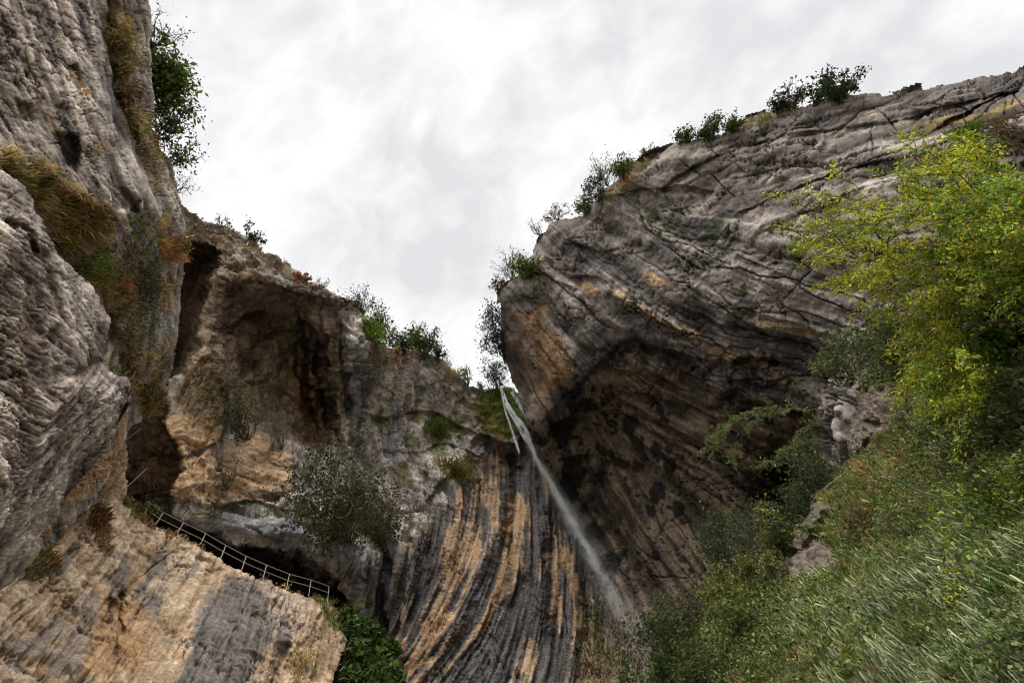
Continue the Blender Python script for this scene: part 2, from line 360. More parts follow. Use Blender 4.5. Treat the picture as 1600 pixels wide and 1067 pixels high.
s.begin([(800,720,92),(790,800,98),(735,850,108),(740,920,118),(700,980,126),(650,1040,128),(640,960,112),(600,900,100),(770,840,100),(850,850,84),(890,940,88),(780,950,106),(720,1040,126),(840,1050,104),(820,780,88),
  (660,650,100),(620,590,100),(500,600,84),(520,680,82),(430,480,-8),(380,560,118),(440,600,70),(360,468,-40),(450,460,8),(530,495,68),(325,560,112),(300,620,118),(400,740,18),(300,500,112),(300,680,100),(450,850,8),(600,750,70),(440,400,35),(350,370,38),(700,600,38),(680,720,30),(780,650,66),(340,820,14),(250,700,85)], 38, 3.2)
# alcove roof and lip, arm, recess
s.ledge([(338,452),(350,440),(370,434),(400,436),(450,449),(500,460),(548,466)], 30, .05, 1, 4)
s.hollow([(338,450),(352,440),(372,435),(400,437),(450,450),(500,460),(548,466),(553,500),(545,560),(532,600),(527,680),(470,700),(430,660),(360,640),(343,600),(338,540)], 16, .035)
INNER = [(346,590),(347,545),(352,520),(376,496),(420,482),(470,490),(505,510),(513,560),(522,690),(480,692),(440,660),(400,622),(352,612)]
s.hollow(INNER, 9, .04)
s.groove([(350,600),(400,590),(450,610),(480,640)], 8, -.02); s.ledge([(350,588),(372,570),(392,560)], 16, .03, 1, 2); s.ledge([(420,560),(450,545),(476,520)], 16, .03, 1, 2); s.ledge([(380,530),(410,512),(450,505)], 12, .02, 1, 2)
inn = sstep(-2, 8, sdpoly(s.WX, s.WY, INNER)); rim_ = sstep(0, 10, sdpoly(s.WX, s.WY, [(262,300),(320,340),(400,375),(480,430),(560,465),(580,520),(560,520),(540,478),(450,448),(370,434),(340,445),(330,400),(285,372)])) ; colm = sstep(0, 10, sdpoly(s.WX, s.WY, [(470,540),(505,510),(560,500),(585,560),(560,720),(500,700),(478,640)]))
s.hollow([(200,372),(290,372),(322,380),(343,394),(341,432),(328,480),(308,535),(290,582),(268,592),(262,610),(268,650),(276,690),(284,730),(270,770),(276,800),(330,838),(380,851),(430,854),(480,863),(520,886),(548,925),(560,965),(500,965),(350,905),(150,840)], 9, .20)
s.groove([(345,470),(352,520),(345,590),(352,640)], 7, .03)
s.groove([(330,395),(346,440),(330,520),(300,570),(272,612)], 10, -.03)
s.groove([(452,466),(480,500),(470,560),(478,640),(505,690)], 6, .03); s.groove([(505,520),(500,590),(515,660),(528,700)], 7, .035)
s.groove([(530,500),(525,580),(530,640),(540,700)], 6, -.03); s.groove([(490,530),(486,590),(492,650)], 5, -.025)
s.groove([(560,480),(556,530),(548,560),(552,640),(545,720)], 9, -.025)
s.ledge([(345,640),(352,672),(385,668),(420,690),(470,698)], 30, -.02, 1)
s.ledge([(215,700),(270,712),(320,700),(345,690)], 20, .012, 1); s.ledge([(280,780),(340,788),(400,782),(470,800)], 30, .02, 1, 2)
s.ledge([(205,770),(262,812),(330,836),(380,850),(430,853),(480,862),(520,885),(545,925),(560,975)], 60, .13, 1, 4)
s.ledge([(330,800),(400,806),(480,832),(560,842),(600,835)], 24, .02, -1)
s.ledge([(540,560),(575,570),(640,556),(700,600),(740,650)], 40, -.012, 1)
s.ledge([(560,640),(600,655),(660,640),(700,655),(750,680)], 26, .022, 1, 2); s.ledge([(590,700),(650,706),(700,690),(760,720)], 22, .02, 1, 2)
s.ledge([(585,770),(620,800),(660,790),(700,740),(740,735)], 30, .04, 1, 3)
s.ledge([(745,672),(770,684),(795,690),(815,684),(836,668)], 60, .05, 1, 3)
s.groove([(585,830),(600,880),(590,940),(600,1010),(620,1067)], 8, .05); s.groove([(560,850),(572,900),(568,960)], 7, .03)
s.groove([(640,830),(636,880),(622,950),(612,1010)], 6, .04); s.groove([(660,860),(655,910),(640,980)], 5, .03)
s.groove([(612,840),(616,880),(608,940)], 8, -.02); s.groove([(800,700),(806,760),(800,830),(808,880)], 9, .03)
s.groove([(770,730),(782,790),(762,850),(742,900),(716,970),(660,1030)], 14, -.03); s.groove([(850,770),(846,850),(852,930),(846,1000)], 10, -.02)
s.groove([(880,790),(892,860),(908,940),(906,1000)], 9, -.02); s.groove([(830,900),(790,960),(740,1040),(710,1090)], 18, .02)
# colours
gr = sstep(-.6, .7, s.f1 * 1.6 + s.lm * .5 + s.f2)[..., None]
s.C = GRAY * 1.0 * (1 - gr) + LIGHT * 1.12 * gr
s.patch([(262,300),(330,340),(440,400),(560,460),(560,500),(440,450),(350,440),(300,420)], BROWN * 1.3, 20, 14, .75)
s.patch([(320,380),(440,440),(540,470),(545,700),(470,700),(350,660),(260,650),(300,500)], np.array([.30,.225,.155]), 16, 10, .85)
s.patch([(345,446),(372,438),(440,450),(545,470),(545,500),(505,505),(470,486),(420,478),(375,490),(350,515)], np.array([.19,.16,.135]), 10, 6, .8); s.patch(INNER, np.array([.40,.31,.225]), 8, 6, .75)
s.patch([(338,450),(350,460),(345,540),(345,610),(300,650),(280,620),(300,560),(325,500)], np.array([.33,.27,.21]), 8, 8, .7)
s.patch([(290,560),(340,500),(350,640),(360,690),(300,700),(270,640)], np.array([.36,.27,.18]), 10, 8, .8)
s.patch([(440,560),(500,560),(525,690),(480,700),(450,640)], np.array([.30,.18,.09]), 14, 8, .8)
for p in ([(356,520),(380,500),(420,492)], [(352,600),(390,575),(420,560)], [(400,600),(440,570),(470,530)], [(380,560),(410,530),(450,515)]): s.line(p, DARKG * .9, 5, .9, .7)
for p in ([(458,470),(475,520),(480,600),(500,680)], [(470,500),(462,560),(470,620)], [(500,480),(512,560),(522,640),(530,710)], [(530,490),(534,560),(545,640),(548,720)], [(486,500),(494,570),(508,650),(516,700)]):
    s.line(p, DARKG * .6, 5, .8, .85)
s.patch([(285,372),(335,395),(330,450),(308,505),(285,570),(262,600),(262,650),(200,650),(230,400)], BROWN * 1.1, 8, 6, .85)
s.patch([(205,640),(340,640),(352,690),(385,664),(430,690),(462,700),(472,770),(400,790),(270,790),(210,760)], OCH * 1.25, 14, 10, .85)
s.patch([(352,690),(385,670),(462,705),(470,760),(420,780),(350,740)], OCHL * 1.15, 8, 5, .9)
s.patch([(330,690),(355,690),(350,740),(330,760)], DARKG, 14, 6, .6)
for p in ([(344,600),(350,640),(342,700)], [(330,700),(345,740),(360,770)], [(372,772),(440,775),(470,790)], [(215,700),(270,715),(330,700)]):
    s.line(p, DARKG * .7, 4, .8, .7)
s.patch([(320,795),(400,800),(480,815),(560,845),(640,850),(640,900),(560,940),(540,900),(470,860),(400,850),(300,830)], BLUEG * 1.0, 12, 12, .8)
s.patch([(196,650),(262,650),(282,700),(272,800),(330,840),(430,860),(520,900),(545,950),(400,930),(150,800)], BROWN * .95, 8, 6, .8)
s.patch([(535,520),(600,545),(600,640),(575,720),(545,720),(540,600)], BLUEG * .9, 14, 12, .6)
for p, c_ in (([(612,556),(600,620),(585,700)], LIGHT * 1.05), ([(625,640),(612,690),(606,720)], BLUEG * 1.5), ([(655,600),(650,660)], DARKG), ([(575,600),(560,660),(556,720)], DARKG), ([(700,600),(720,640),(740,690)], LIGHT), ([(596,600),(580,640),(568,690)], LIGHT*1.1)):
    s.line(p, c_, 7, .9, .7)
s.patch([(566,545),(650,552),(640,575),(580,580)], np.array([.22,.12,.07]), 12, 10, .6)
s.patch([(690,560),(745,605),(760,680),(720,700),(690,640)], np.array([.31,.235,.17]), 16, 14, .7)
for q in [(600,660,14),(640,690,12),(700,665,18),(655,650,10),(720,735,12),(690,700,12),(630,742,8),(745,640,12)]: s.spots([q], MOSS * 1.5 + STRAW * .3, .8, .7)
# moss slope beside the lip of the fall
s.patch([(742,606),(770,606),(812,604),(838,664),(815,684),(790,690),(752,676),(738,640)], MOSS * 1.5, 6, 5, 1)
s.patch([(735,620),(762,612),(785,660),(790,690),(755,680)], np.array([.15,.105,.03]), 8, 8, .85)
# draperies
reg = sstep(0, 30, sdpoly(s.WX, s.WY, [(560,850),(600,840),(640,830),(690,760),(740,720),(752,684),(850,680),(900,760),(960,850),(1060,1010),(1110,1180),(520,1180),(560,950)]))
st = s.lc * .5 + s.lm * .55 + s.l2 * .28 + s.lf * .08
bands = [([(770,735),(766,790),(735,860),(705,930),(668,1010),(640,1067)], 27, .75), ([(806,760),(800,800),(790,850),(806,880)], 13, .9), ([(806,770),(818,800),(812,830)], 5, .8),
 ([(790,890),(778,930),(748,980),(700,1040)], 8, .8), ([(856,860),(872,920),(866,980),(870,1020)], 8, .9), ([(884,870),(898,920),(900,960),(912,1010)], 9, .9), ([(846,700),(862,780),(880,860),(900,900)], 11, .5),
 ([(846,990),(826,1030),(800,1090)], 18, .8), ([(604,930),(600,980),(604,1040)], 6, .5), ([(640,920),(632,980),(618,1067)], 9, .7), ([(628,850),(616,920),(600,970)], 6, .5),
 ([(585,870),(580,930),(590,960)], 8, .6), ([(742,900),(722,960),(690,1010)], 9, .6), ([(920,1000),(930,1067)], 9, .5), ([(762,790),(758,850),(748,900),(720,960),(680,1020)], 7, -.9), ([(775,740),(792,780),(788,800)], 10, -.8),
 ([(782,800),(776,870),(764,920),(736,975),(690,1030),(650,1067)], 9, -1), ([(830,720),(836,800),(830,880),(838,940)], 12, -.8), ([(800,930),(790,980),(760,1030),(730,1090)], 20, -1), ([(858,740),(868,760),(872,790)], 12, -1), ([(882,880),(886,940),(888,1000)], 8, -.8), ([(745,850),(728,900),(708,950)], 3.5, -.7), ([(660,900),(648,960),(632,1030)], 6, -.8), ([(800,700),(790,720),(812,760)], 16, -.7), ([(850,960),(858,1010),(850,1067)], 10, -.7)]
z = st - .42 + s.f2 * .8 + s.n1 * .8
for p, w_, v_ in bands:
    d, t, _ = seg_dist(s.WX, s.WY, smoothline(p)); z = z + v_ * 1.25 * sstep(1.5, .5, d / w_ + s.lm * .35 + s.f1 * .5) * sstep(0, .08, t + .03) 
m = sstep(-.35, .45, z)[..., None]
warm = sstep(-.3, .5, s.f2 * 2 + s.lc * .3)[..., None]
dc = (DARKG * np.array([1.0, .95, .90]) * .85 + s.lf[..., None] * .010) * (1 - m) + (np.array([.25,.18,.12]) * (1 - warm) + np.array([.235,.15,.085]) * warm) * m
dc = dc * (1 + .12 * s.lf[..., None])
s.C = s.C * (1 - reg[..., None]) + np.clip(dc, .01, 1) * reg[..., None]
s.patch([(590,840),(660,850),(640,930),(600,1067),(560,1067),(560,900)], BLUEG * .75, 16, 14, .55)
s.patch([(742,700),(800,694),(810,730),(780,760),(745,745)], BROWN * .55, 14, 12, .8)
s.patch([(880,880),(930,920),(1000,1000),(1000,1180),(840,1180),(900,1000)], BROWN * .8 + MOSS * .3, 30, 20, .6)
face = sstep(0, 20, sdpoly(s.WX, s.WY, [(560,500),(640,545),(740,600),(750,700),(700,740),(600,740),(550,700)]))
s.C *= ((1 + (.07 + .06 * reg) * s.lf + (.08 + .12 * reg) * s.l2 + .30 * s.f2 + .40 * s.ft * (1 - .6 * reg) + .22 * s.lc * face + .16 * colm * s.lc) * (1 - .45 * s.fe * (1 - reg)) * (1 - .6 * s.cr))[..., None]
sm_ = 1 - reg
s.joints(420, 12, 55, .35)
s.C *= (1 - .55 * s.jt * (1 - .6 * reg))[..., None]
disp = s.fa * (.30 + .34 * inn + .30 * rim_ + .15 * colm) * (1 - .75 * reg) + colm * s.lc * .55 + s.f1 * (.8 - .4 * reg) + s.rd * .26 + s.f2 * .22 - s.cr * .5 + (.02 * s.lf + (.03 + .06 * reg) * s.l2 + (.07 + .11 * reg) * s.lm) + reg * (s.lc * .30 + .04 * s.lm) - 0.5 * s.jt * (1 - .7 * reg)
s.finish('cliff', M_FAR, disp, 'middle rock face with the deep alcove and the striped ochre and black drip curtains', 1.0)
# ================================================================== RIGHT CLIFF: bulging wall over a dark cave
s = rc = Rock([(806,612),(796,590),(786,555),(779,500),(776,455),(788,440),(806,432),(826,420),(832,392),(840,368),(858,350),(880,340),(905,332),(930,316),(958,286),(985,258),(1010,238),(1060,222),(1110,212),(1150,200),(1165,180),(1195,170),(1204,175),(1250,163),(1310,150),(1360,146),(1400,140),(1432,134),(1438,140),(1470,132),(1540,115),(1600,102),(1720,70),(1720,760),(1450,800),(1330,900),(1250,1000),(1150,1100),(1110,1180),(960,1180),(925,1000),(888,850),(848,740),(826,672)],
 [(800,600,76),(790,520,74),(780,460,71),(835,390,70),(905,335,69),(1000,250,66),(1200,178,61),(1440,138,54),(1600,105,50),(1715,75,46),
  (850,450,66),(850,560,66),(835,660,68),(910,590,61),(985,522,55),(950,430,60),(1050,330,58),(1060,450,50),(1200,300,52),(1200,420,44),(1400,300,42),(1400,420,38),(1600,250,40),(1600,450,34),(1200,530,44),(1280,560,42),(1300,480,41),
  (870,680,72),(930,640,68),(1000,600,60),(1000,700,66),(1100,640,54),(1150,700,56),(1200,620,48),(1260,660,48),(1280,740,54),(1220,760,56),(1000,850,64),(1100,850,58),(950,800,70),(900,800,76),(960,980,62),(1060,960,58),(1150,900,56),(1110,1180,50),(960,1180,52),(1320,700,36),(1340,640,33),(1420,620,30),(1350,760,34),(1700,700,28),(1400,850,34)], 5, jag=6)
s.begin([(850,430,52),(870,520,58),(930,440,40),(1000,470,35),(1080,520,33),(1150,400,24),(1000,350,30),(1200,250,-20),(1400,180,-18),(1550,150,-16),(1400,330,-10),(1100,280,-24),(1250,480,18),(1200,540,10),(1100,560,18),(1100,620,22),(1200,620,8),
  (900,570,50),(1020,640,30),(1000,800,62),(1090,850,50),(920,720,80),(950,930,66),(1060,700,30),(1150,790,44),(1000,1000,70),(1350,680,60),(1300,600,30),(850,600,62)], 95, 3.4)
s.ledge([(836,668),(862,634),(905,596),(940,560),(985,524),(1020,540),(1080,556),(1140,560),(1200,556),(1280,590)], 60, .07, 1, 5)
s.ledge([(1090,500),(1150,512),(1190,520),(1240,530),(1290,560)], 20, .025, 1, 2); s.ledge([(1060,580),(1120,590),(1200,590),(1280,620)], 20, .03, 1, 2)
s.ledge([(1000,610),(1080,640),(1160,650),(1260,640)], 18, .025, 1, 2)
s.ledge([(1180,520),(1210,508),(1250,512),(1290,530)], 12, .02, 1, 2)
s.hollow([(1200,690),(1250,640),(1300,650),(1312,720),(1290,780),(1230,820),(1180,800)], 40, .10)
s.hollow([(1160,720),(1230,700),(1290,740),(1270,800),(1200,850),(1150,800)], 50, .07)
s.ledge([(1000,320),(1080,262),(1160,230),(1260,205),(1380,190),(1480,165),(1600,135)], 20, .02, 1, 3)
s.ledge([(1140,340),(1220,300),(1330,262),(1430,240),(1520,205),(1620,170)], 22, .026, 1, 3)
s.ledge([(1180,370),(1260,330),(1330,300),(1400,280)], 18, .02, 1, 3); s.ledge([(1430,215),(1500,180),(1560,150),(1600,140)], 12, .03, 1, 2)
s.ledge([(930,320),(980,300),(1060,290),(1120,300)], 20, .018, 1, 3); s.ledge([(860,350),(900,380),(950,390),(1010,370)], 16, .02, 1, 2)
s.ledge([(800,430),(840,425),(880,440),(910,455)], 14, .03, 1, 2); s.ledge([(850,400),(890,430),(930,430),(960,445)], 12, .02, 1, 2)
s.groove([(840,470),(870,500),(905,540),(930,560)], 8, .02); s.groove([(880,440),(920,470),(960,505),(990,520)], 6, -.015); s.groove([(940,445),(1000,480),(1060,515),(1095,530)], 8, -.016)
s.groove([(790,470),(830,470),(850,500),(840,560)], 8, .02); s.groove([(800,520),(840,570),(870,600)], 9, -.015); s.groove([(940,360),(1000,400),(1040,440)], 12, .015)
for p in ([(990,560),(1040,576),(1100,596),(1180,610)], [(1010,585),(1080,612),(1160,630)], [(1100,535),(1180,548),(1260,575)], [(900,610),(960,606),(1010,620)], [(930,640),(1000,650),(1080,680),(1140,700)]):
    s.ledge(p, 14, .012, 1, 2)
s.groove([(1310,640),(1330,700),(1320,760)], 10, .05)
s.roundoff([(1200,172),(1310,150),(1440,136),(1600,102),(1720,70)], 26, .05); s.roundoff([(778,460),(806,432),(832,392),(858,350),(905,332),(985,258),(1060,222),(1200,172)], 22, .05)
gr = sstep(-.6, .8, s.f1 * 2.0 + s.lm * .35 + s.lc * .2 + s.f2)[..., None]
s.C = (np.array([.115,.10,.092])) * (1 - gr) + (np.array([.245,.212,.19])) * gr
up = sstep(0, 40, sdpoly(s.WX, s.WY, [(1180,150),(1720,60),(1720,330),(1400,330),(1240,380),(1150,350),(1000,330),(960,300),(1100,220)]))
s.C = s.C * (1 - up[..., None] * .5) + (np.array([.11,.092,.083]) * (1 - gr) + np.array([.25,.21,.185]) * gr) * up[..., None] * .5
for p, c_, w_ in (([(838,402),(860,430),(900,450)], LIGHT * .9, 10), ([(945,450),(1000,478),(1050,505),(1092,528)], OCHL * 1.05, 7), ([(905,440),(940,455),(960,470)], OCH, 6), ([(1000,520),(1040,530),(1090,545)], LIGHT * .7, 5),
   ([(880,455),(920,500),(935,520)], LIGHT * .85, 5), ([(840,480),(880,530),(895,545)], LIGHT * .75, 5), ([(1005,430),(1040,440)], OCH, 7), ([(1180,505),(1230,512),(1280,525)], OCHL * .8, 6), ([(1100,540),(1170,570),(1260,600)], OCHL * .5, 6),
   ([(1020,580),(1080,596),(1130,620)], OCHL * .6, 6), ([(1040,600),(1090,625)], OCHL * .55, 5), ([(1240,275),(1340,240),(1430,222),(1480,215)], LIGHT * .95, 6), ([(1330,300),(1440,262),(1540,225),(1600,195)], LIGHT * .9, 6), ([(1180,285),(1250,262)], LIGHT * .8, 6),
   ([(1130,430),(1200,450),(1290,465)], LIGHT * .62, 14), ([(1210,490),(1260,480)], LIGHT * .6, 8), ([(1440,200),(1520,185),(1600,160)], STRAW * 1.1, 4), ([(1020,250),(1080,240),(1130,232)], LIGHT * .8, 5), ([(1400,430),(1440,450)], OCHL * .6, 8)):
    s.line(p, c_, w_, .9, .85)
s.patch([(800,470),(850,480),(880,520),(905,570),(900,600),(868,620),(845,650),(820,630),(800,590),(790,540)], np.array([.29,.20,.135]), 20, 16, .8)
for q in [(850,540,15),(862,575,20),(880,590,14),(835,500,9),(850,480,10),(870,535,8)]: s.spots([q], OCH * 1.15, .9, .8)
s.patch([(800,440),(870,450),(900,500),(850,480),(800,470)], GRAY * .5, 10, 10, .6)
for p in ([(845,600),(830,570),(812,520)], [(960,330),(1000,300),(1060,280)]): s.line(p, DARKG, 8, .9, .5)
for p in ([(975,515),(935,555),(900,600),(870,640)], [(985,530),(1040,550),(1100,585)], [(940,400),(980,430),(1000,450)], [(900,490),(940,530)], [(1020,390),(1080,350),(1130,345)], [(1060,360),(1150,380)], [(860,370),(920,400),(960,400)], [(1140,330),(1180,350)]): s.line(p, DARKG * .75, 13, .9, .65)
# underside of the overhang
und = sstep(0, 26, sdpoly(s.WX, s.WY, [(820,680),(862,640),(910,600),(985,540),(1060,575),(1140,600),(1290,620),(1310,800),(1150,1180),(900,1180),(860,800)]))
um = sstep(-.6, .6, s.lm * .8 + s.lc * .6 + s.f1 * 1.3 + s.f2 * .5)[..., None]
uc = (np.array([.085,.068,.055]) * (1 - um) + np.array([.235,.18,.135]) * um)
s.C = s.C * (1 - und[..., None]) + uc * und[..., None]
s.patch([(905,650),(950,625),(1000,640),(960,700),(920,720),(890,690)], np.array([.15,.125,.095]), 14, 10, .8)
rg = np.random.default_rng(5)
big = [(985,665,12),(1000,690,15),(958,660,8),(880,670,22),(850,690,14),(890,730,14),(905,715,9),(897,760,20),(885,785,16),(940,705,6),(935,740,7),(1020,700,8),(1045,725,9),(1035,640,8),(950,620,10),(905,610,9),(1026,770,12),(1015,800,9),(935,830,18),(960,880,20),(905,860,14),(1030,870,13),(1000,880,10),(1065,875,9),(870,830,13),(915,625,8),(975,720,9),(1055,790,9),(1160,640,10),(1200,655,9),(1240,650,10),(1140,620,8)]
s.spots(big, BLACK, .9, .9)
sp = []
for bx, by, br in big:
    for k in range(11):
        a_, r_ = rg.random() * 6.28, br * (1.0 + 1.9 * rg.random()); sp.append((bx + r_ * math.cos(a_), by + r_ * math.sin(a_), rg.uniform(1.5, 4.2)))
s.spots(sp, BLACK * 1.2, .6, .9)
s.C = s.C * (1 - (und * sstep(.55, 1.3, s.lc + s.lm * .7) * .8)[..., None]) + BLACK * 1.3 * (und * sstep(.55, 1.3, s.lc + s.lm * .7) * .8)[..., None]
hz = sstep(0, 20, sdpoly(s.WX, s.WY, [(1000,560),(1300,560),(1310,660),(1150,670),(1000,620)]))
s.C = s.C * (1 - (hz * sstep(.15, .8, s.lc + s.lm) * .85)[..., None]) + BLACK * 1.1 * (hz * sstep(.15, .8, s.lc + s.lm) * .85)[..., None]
# moss cushions sprinkled over the wall
sp = [(rg.normal(1080, 70), rg.normal(400, 50), rg.uniform(1.5, 4.5)) for _ in range(90)] + [(rg.uniform(950, 1300), rg.uniform(300, 520), rg.uniform(1, 3)) for _ in range(120)] + [(rg.normal(1110, 16), rg.normal(360, 14), rg.uniform(3, 8)) for _ in range(12)] + [(rg.normal(1035, 30), rg.normal(340, 18), rg.uniform(2, 6)) for _ in range(18)]
s.spots(sp, MOSS * .45 + BLACK * .5, .6, .9)
s.patch([(1320,620),(1450,590),(1450,690),(1360,760),(1310,760)], np.array([.17,.145,.125]), 12, 12, .8)
ter = np.tanh(s.lc * 2.2) * .34 + np.tanh(s.lm * 1.6) * .08
s.C *= ((1 + .08 * s.lf + .12 * s.l2 + .26 * s.f2 + .30 * s.ft + .18 * np.tanh(s.lc * 2) * (1 - und) + .14 * s.lm) * (1 - .3 * s.fe) * (1 - .65 * s.cr))[..., None]
s.joints(520, 20, 120, .25)
s.C *= (1 - .6 * s.jt)[..., None]
disp = s.fa * .12 * (1 - .4 * und) + s.f1 * .85 + s.rd * .12 + s.f2 * .10 - s.cr * .5 + .01 * s.lf + .022 * s.l2 + ter - 0.5 * s.jt
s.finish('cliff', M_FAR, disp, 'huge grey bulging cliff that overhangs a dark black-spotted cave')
# ================================================================== OCHRE SLAB under the handrail
s = sb = Rock([(-110,1180),(-110,860),(0,840),(100,740),(180,640),(196,652),(197,700),(196,770),(205,795),(222,808),(240,818),(270,832),(300,850),(330,866),(352,880),(380,893),(402,902),(455,920),(485,930),(507,930),(520,940),(538,960),(546,985),(540,1010),(528,1040),(520,1070),(525,1180)],
 [(-100,1180,12),(0,1067,15),(-100,900,17),(0,900,20),(60,860,23),(120,800,27),(190,700,34),(196,800,31),(240,818,31),(350,880,32),(455,920,33),(507,935,34),(546,985,33),(520,1067,28),(520,1180,25),(250,1000,24),(150,950,24),(350,960,27),(300,1080,20),(100,1060,17),(450,1000,28),(400,1080,24),(200,1180,16),(400,1180,21)], 9, jag=5)
s.begin([(100,1000,128),(250,950,124),(350,1000,112),(450,1000,105),(150,760,120),(60,880,135),(520,1000,100),(200,1067,120)], 30, 1.6)
s.roundoff([(196,790),(222,806),(270,830),(352,878),(402,900),(507,928),(546,985)], 14, .04)
s.groove([(150,800),(165,850),(145,900),(110,950),(60,1000),(20,1060)], 8, .015); s.groove([(180,930),(165,980),(150,1030),(140,1080)], 14, .03); s.groove([(196,920),(185,960),(190,1000)], 5, .03)
s.ledge([(0,960),(60,925),(120,880),(170,860)], 18, .012, 1, 3); s.ledge([(230,925),(215,960),(190,1000)], 10, .015, -1); s.groove([(446,1000),(440,1067)], 9, .03)
s.ledge([(505,940),(480,990),(450,1020),(445,1067)], 20, .025, -1, 4); s.ledge([(40,880),(100,870),(150,840)], 10, .03, -1, 2); s.groove([(300,870),(345,890),(352,905)], 5, .015)
gr = sstep(-.5, .6, s.f1 * 1.5 + s.lm * .45 + s.f2)[..., None]
s.C = np.array([.36,.25,.155]) * (1 - gr) + np.array([.50,.385,.27]) * gr
s.patch([(0,990),(80,960),(130,950),(90,1020),(20,1067),(0,1050)], GRAY * .9, 20, 20, .7)
s.patch([(150,900),(130,940),(90,1010),(60,1067),(110,1067),(160,960)], GRAY * .75, 12, 18, .6)
s.patch([(355,890),(405,902),(470,925),(440,1000),(400,1067),(380,1180),(200,1180),(262,1067),(300,980),(330,920)], np.array([.125,.114,.108]), 16, 14, .9)
s.patch([(402,905),(500,930),(480,985),(420,1067),(400,1067),(420,980)], np.array([.33,.255,.20]), 10, 14, .75)
s.patch([(425,1000),(440,960),(460,940),(450,1067),(430,1067)], DARKG * 1.3, 8, 8, .7)
s.patch([(300,985),(325,905),(345,900),(330,960),(312,1010),(300,1067),(285,1067)], np.array([.22,.205,.205]), 10, 6, .5)
s.patch([(510,940),(546,985),(530,1067),(440,1067),(470,1000)], BROWN * 1.6, 10, 14, .6)
for p, w_ in (([(215,925),(240,900)], 5), ([(310,875),(296,895),(290,905)], 10), ([(257,920),(245,945),(240,955)], 7), ([(190,860),(180,920),(160,980)], 12), ([(260,860),(250,900),(230,950)], 14), ([(120,850),(90,900)], 8)):
    s.line(p, np.array([.14,.132,.13]), w_, .9, .7)
s.spots([(212,975,10),(206,985,7)], LIGHT * 1.3, .7, .9)
s.patch([(150,920),(230,930),(240,1067),(120,1067)], OCH * 1.05 + np.array([.04, 0, -.02]), 18, 16, .7)
s.patch([(40,880),(110,860),(196,760),(196,650),(120,740),(0,850)], OCH * .85, 14, 14, .6)
for p in ([(176,920),(168,960),(176,990)], [(190,940),(180,990),(186,1040)], [(100,1040),(116,1067)], [(150,800),(160,850),(145,870)]): s.line(p, BROWN * .5, 4, .9, .8)
s.C *= ((1 + .10 * s.lf + .10 * s.l2 + .3 * s.f2 + .24 * s.ft) * (1 - .35 * s.fe) * (1 - .6 * s.cr))[..., None]
s.joints(150, 12, 60, .3)
s.C *= (1 - .6 * s.jt)[..., None]
disp = s.fa * .13 + s.f1 * .32 + s.rd * .07 + s.f2 * .12 - s.cr * .25 + .010 * s.lf + .015 * s.l2 + .05 * s.lm - 0.2 * s.jt
s.finish('cliff', M_MID, disp, 'ochre and grey rock slab below the steel handrail')
# ================================================================== NEAR LEFT WALL
s = nl = Rock([(-110,-110),(226,-110),(232,0),(238,50),(236,100),(242,150),(240,200),(250,232),(266,250),(272,275),(280,305),(290,330),(290,352),(284,380),(288,430),(283,468),(278,530),(268,580),(240,640),(205,668),(190,700),(150,780),(80,860),(-110,900)],
 [(-110,-110,20),(0,0,19),(232,-60,28),(234,60,27),(150,0,23),(240,180,26),(200,180,21),(100,150,17),(0,200,15),(0,120,16.5),(272,275,29),(240,310,22),(150,250,17),(170,330,17),(60,260,14.5),(0,240,13.5),(120,330,16),(280,420,32),(270,540,31),(240,620,32),(225,480,27),(180,480,23),(140,400,19),(240,380,25),(190,600,27),(150,700,26),(-110,400,15),(0,500,17),(50,800,22),(-110,900,18)], 13, jag=4)
s.begin([(60,60,72),(120,60,75),(200,100,80),(160,200,68),(40,170,60),(20,230,55),(150,320,50),(220,300,65),(270,450,95),(220,550,100),(240,100,85),(0,100,60)], 30, 1.3)
s.groove([(162,-60),(163,20),(168,80),(176,140),(190,190),(208,225),(222,255),(240,300)], 15, .09); s.ledge([(161,-80),(162,20),(168,90),(180,160),(205,215),(225,250),(246,310)], 40, .05, -1, 5)
s.groove([(55,150),(75,200),(100,240),(115,262)], 10, .03); s.hollow([(85,205),(118,210),(132,240),(120,275),(95,260)], 10, .06); s.hollow([(190,290),(225,310),(215,335),(180,330)], 10, .06); s.hollow([(20,150),(50,160),(60,190),(30,190)], 10, .03)
s.ledge([(0,245),(60,265),(110,300),(160,330),(200,345),(240,330)], 20, .03, 1, 3); s.groove([(172,480),(168,510),(190,560),(205,600)], 12, .06); s.groove([(150,440),(190,450),(230,420)], 18, .02)
s.groove([(110,100),(118,125),(122,145)], 7, .02); s.hollow([(212,130),(222,135),(222,155),(213,152)], 6, .07); s.groove([(234,140),(236,200),(250,250),(262,290)], 12, .03)
s.ledge([(240,350),(250,385),(245,400)], 14, .03, -1); s.ledge([(214,590),(240,610),(262,600)], 20, .04, 1); s.groove([(262,340),(258,400),(268,450)], 5, .03)
gr = sstep(-.5, .6, s.f1 * 1.1 + s.lm * .7 + s.f2 * .8)[..., None]
s.C = np.array([.135,.118,.112]) * (1 - gr) + np.array([.37,.325,.295]) * gr
s.C = s.C * (1 - (sstep(1.0, 2.2, s.lm * 1.6 + s.f2) * .7)[..., None]) + LIGHT * 1.15 * (sstep(1.0, 2.2, s.lm * 1.6 + s.f2) * .7)[..., None]
s.patch([(0,130),(60,150),(120,220),(160,260),(100,290),(0,240)], np.array([.20,.175,.15]), 20, 20, .5)
for p, w_ in (([(80,0),(95,50),(105,110)], 4), ([(98,100),(112,150),(130,200)], 7), ([(110,60),(114,90)], 4), ([(140,0),(150,60)], 3), ([(20,90),(70,170),(80,210)], 4), ([(192,20),(196,50)], 4)): s.line(p, LIGHT * 1.15, w_, .9, .8)
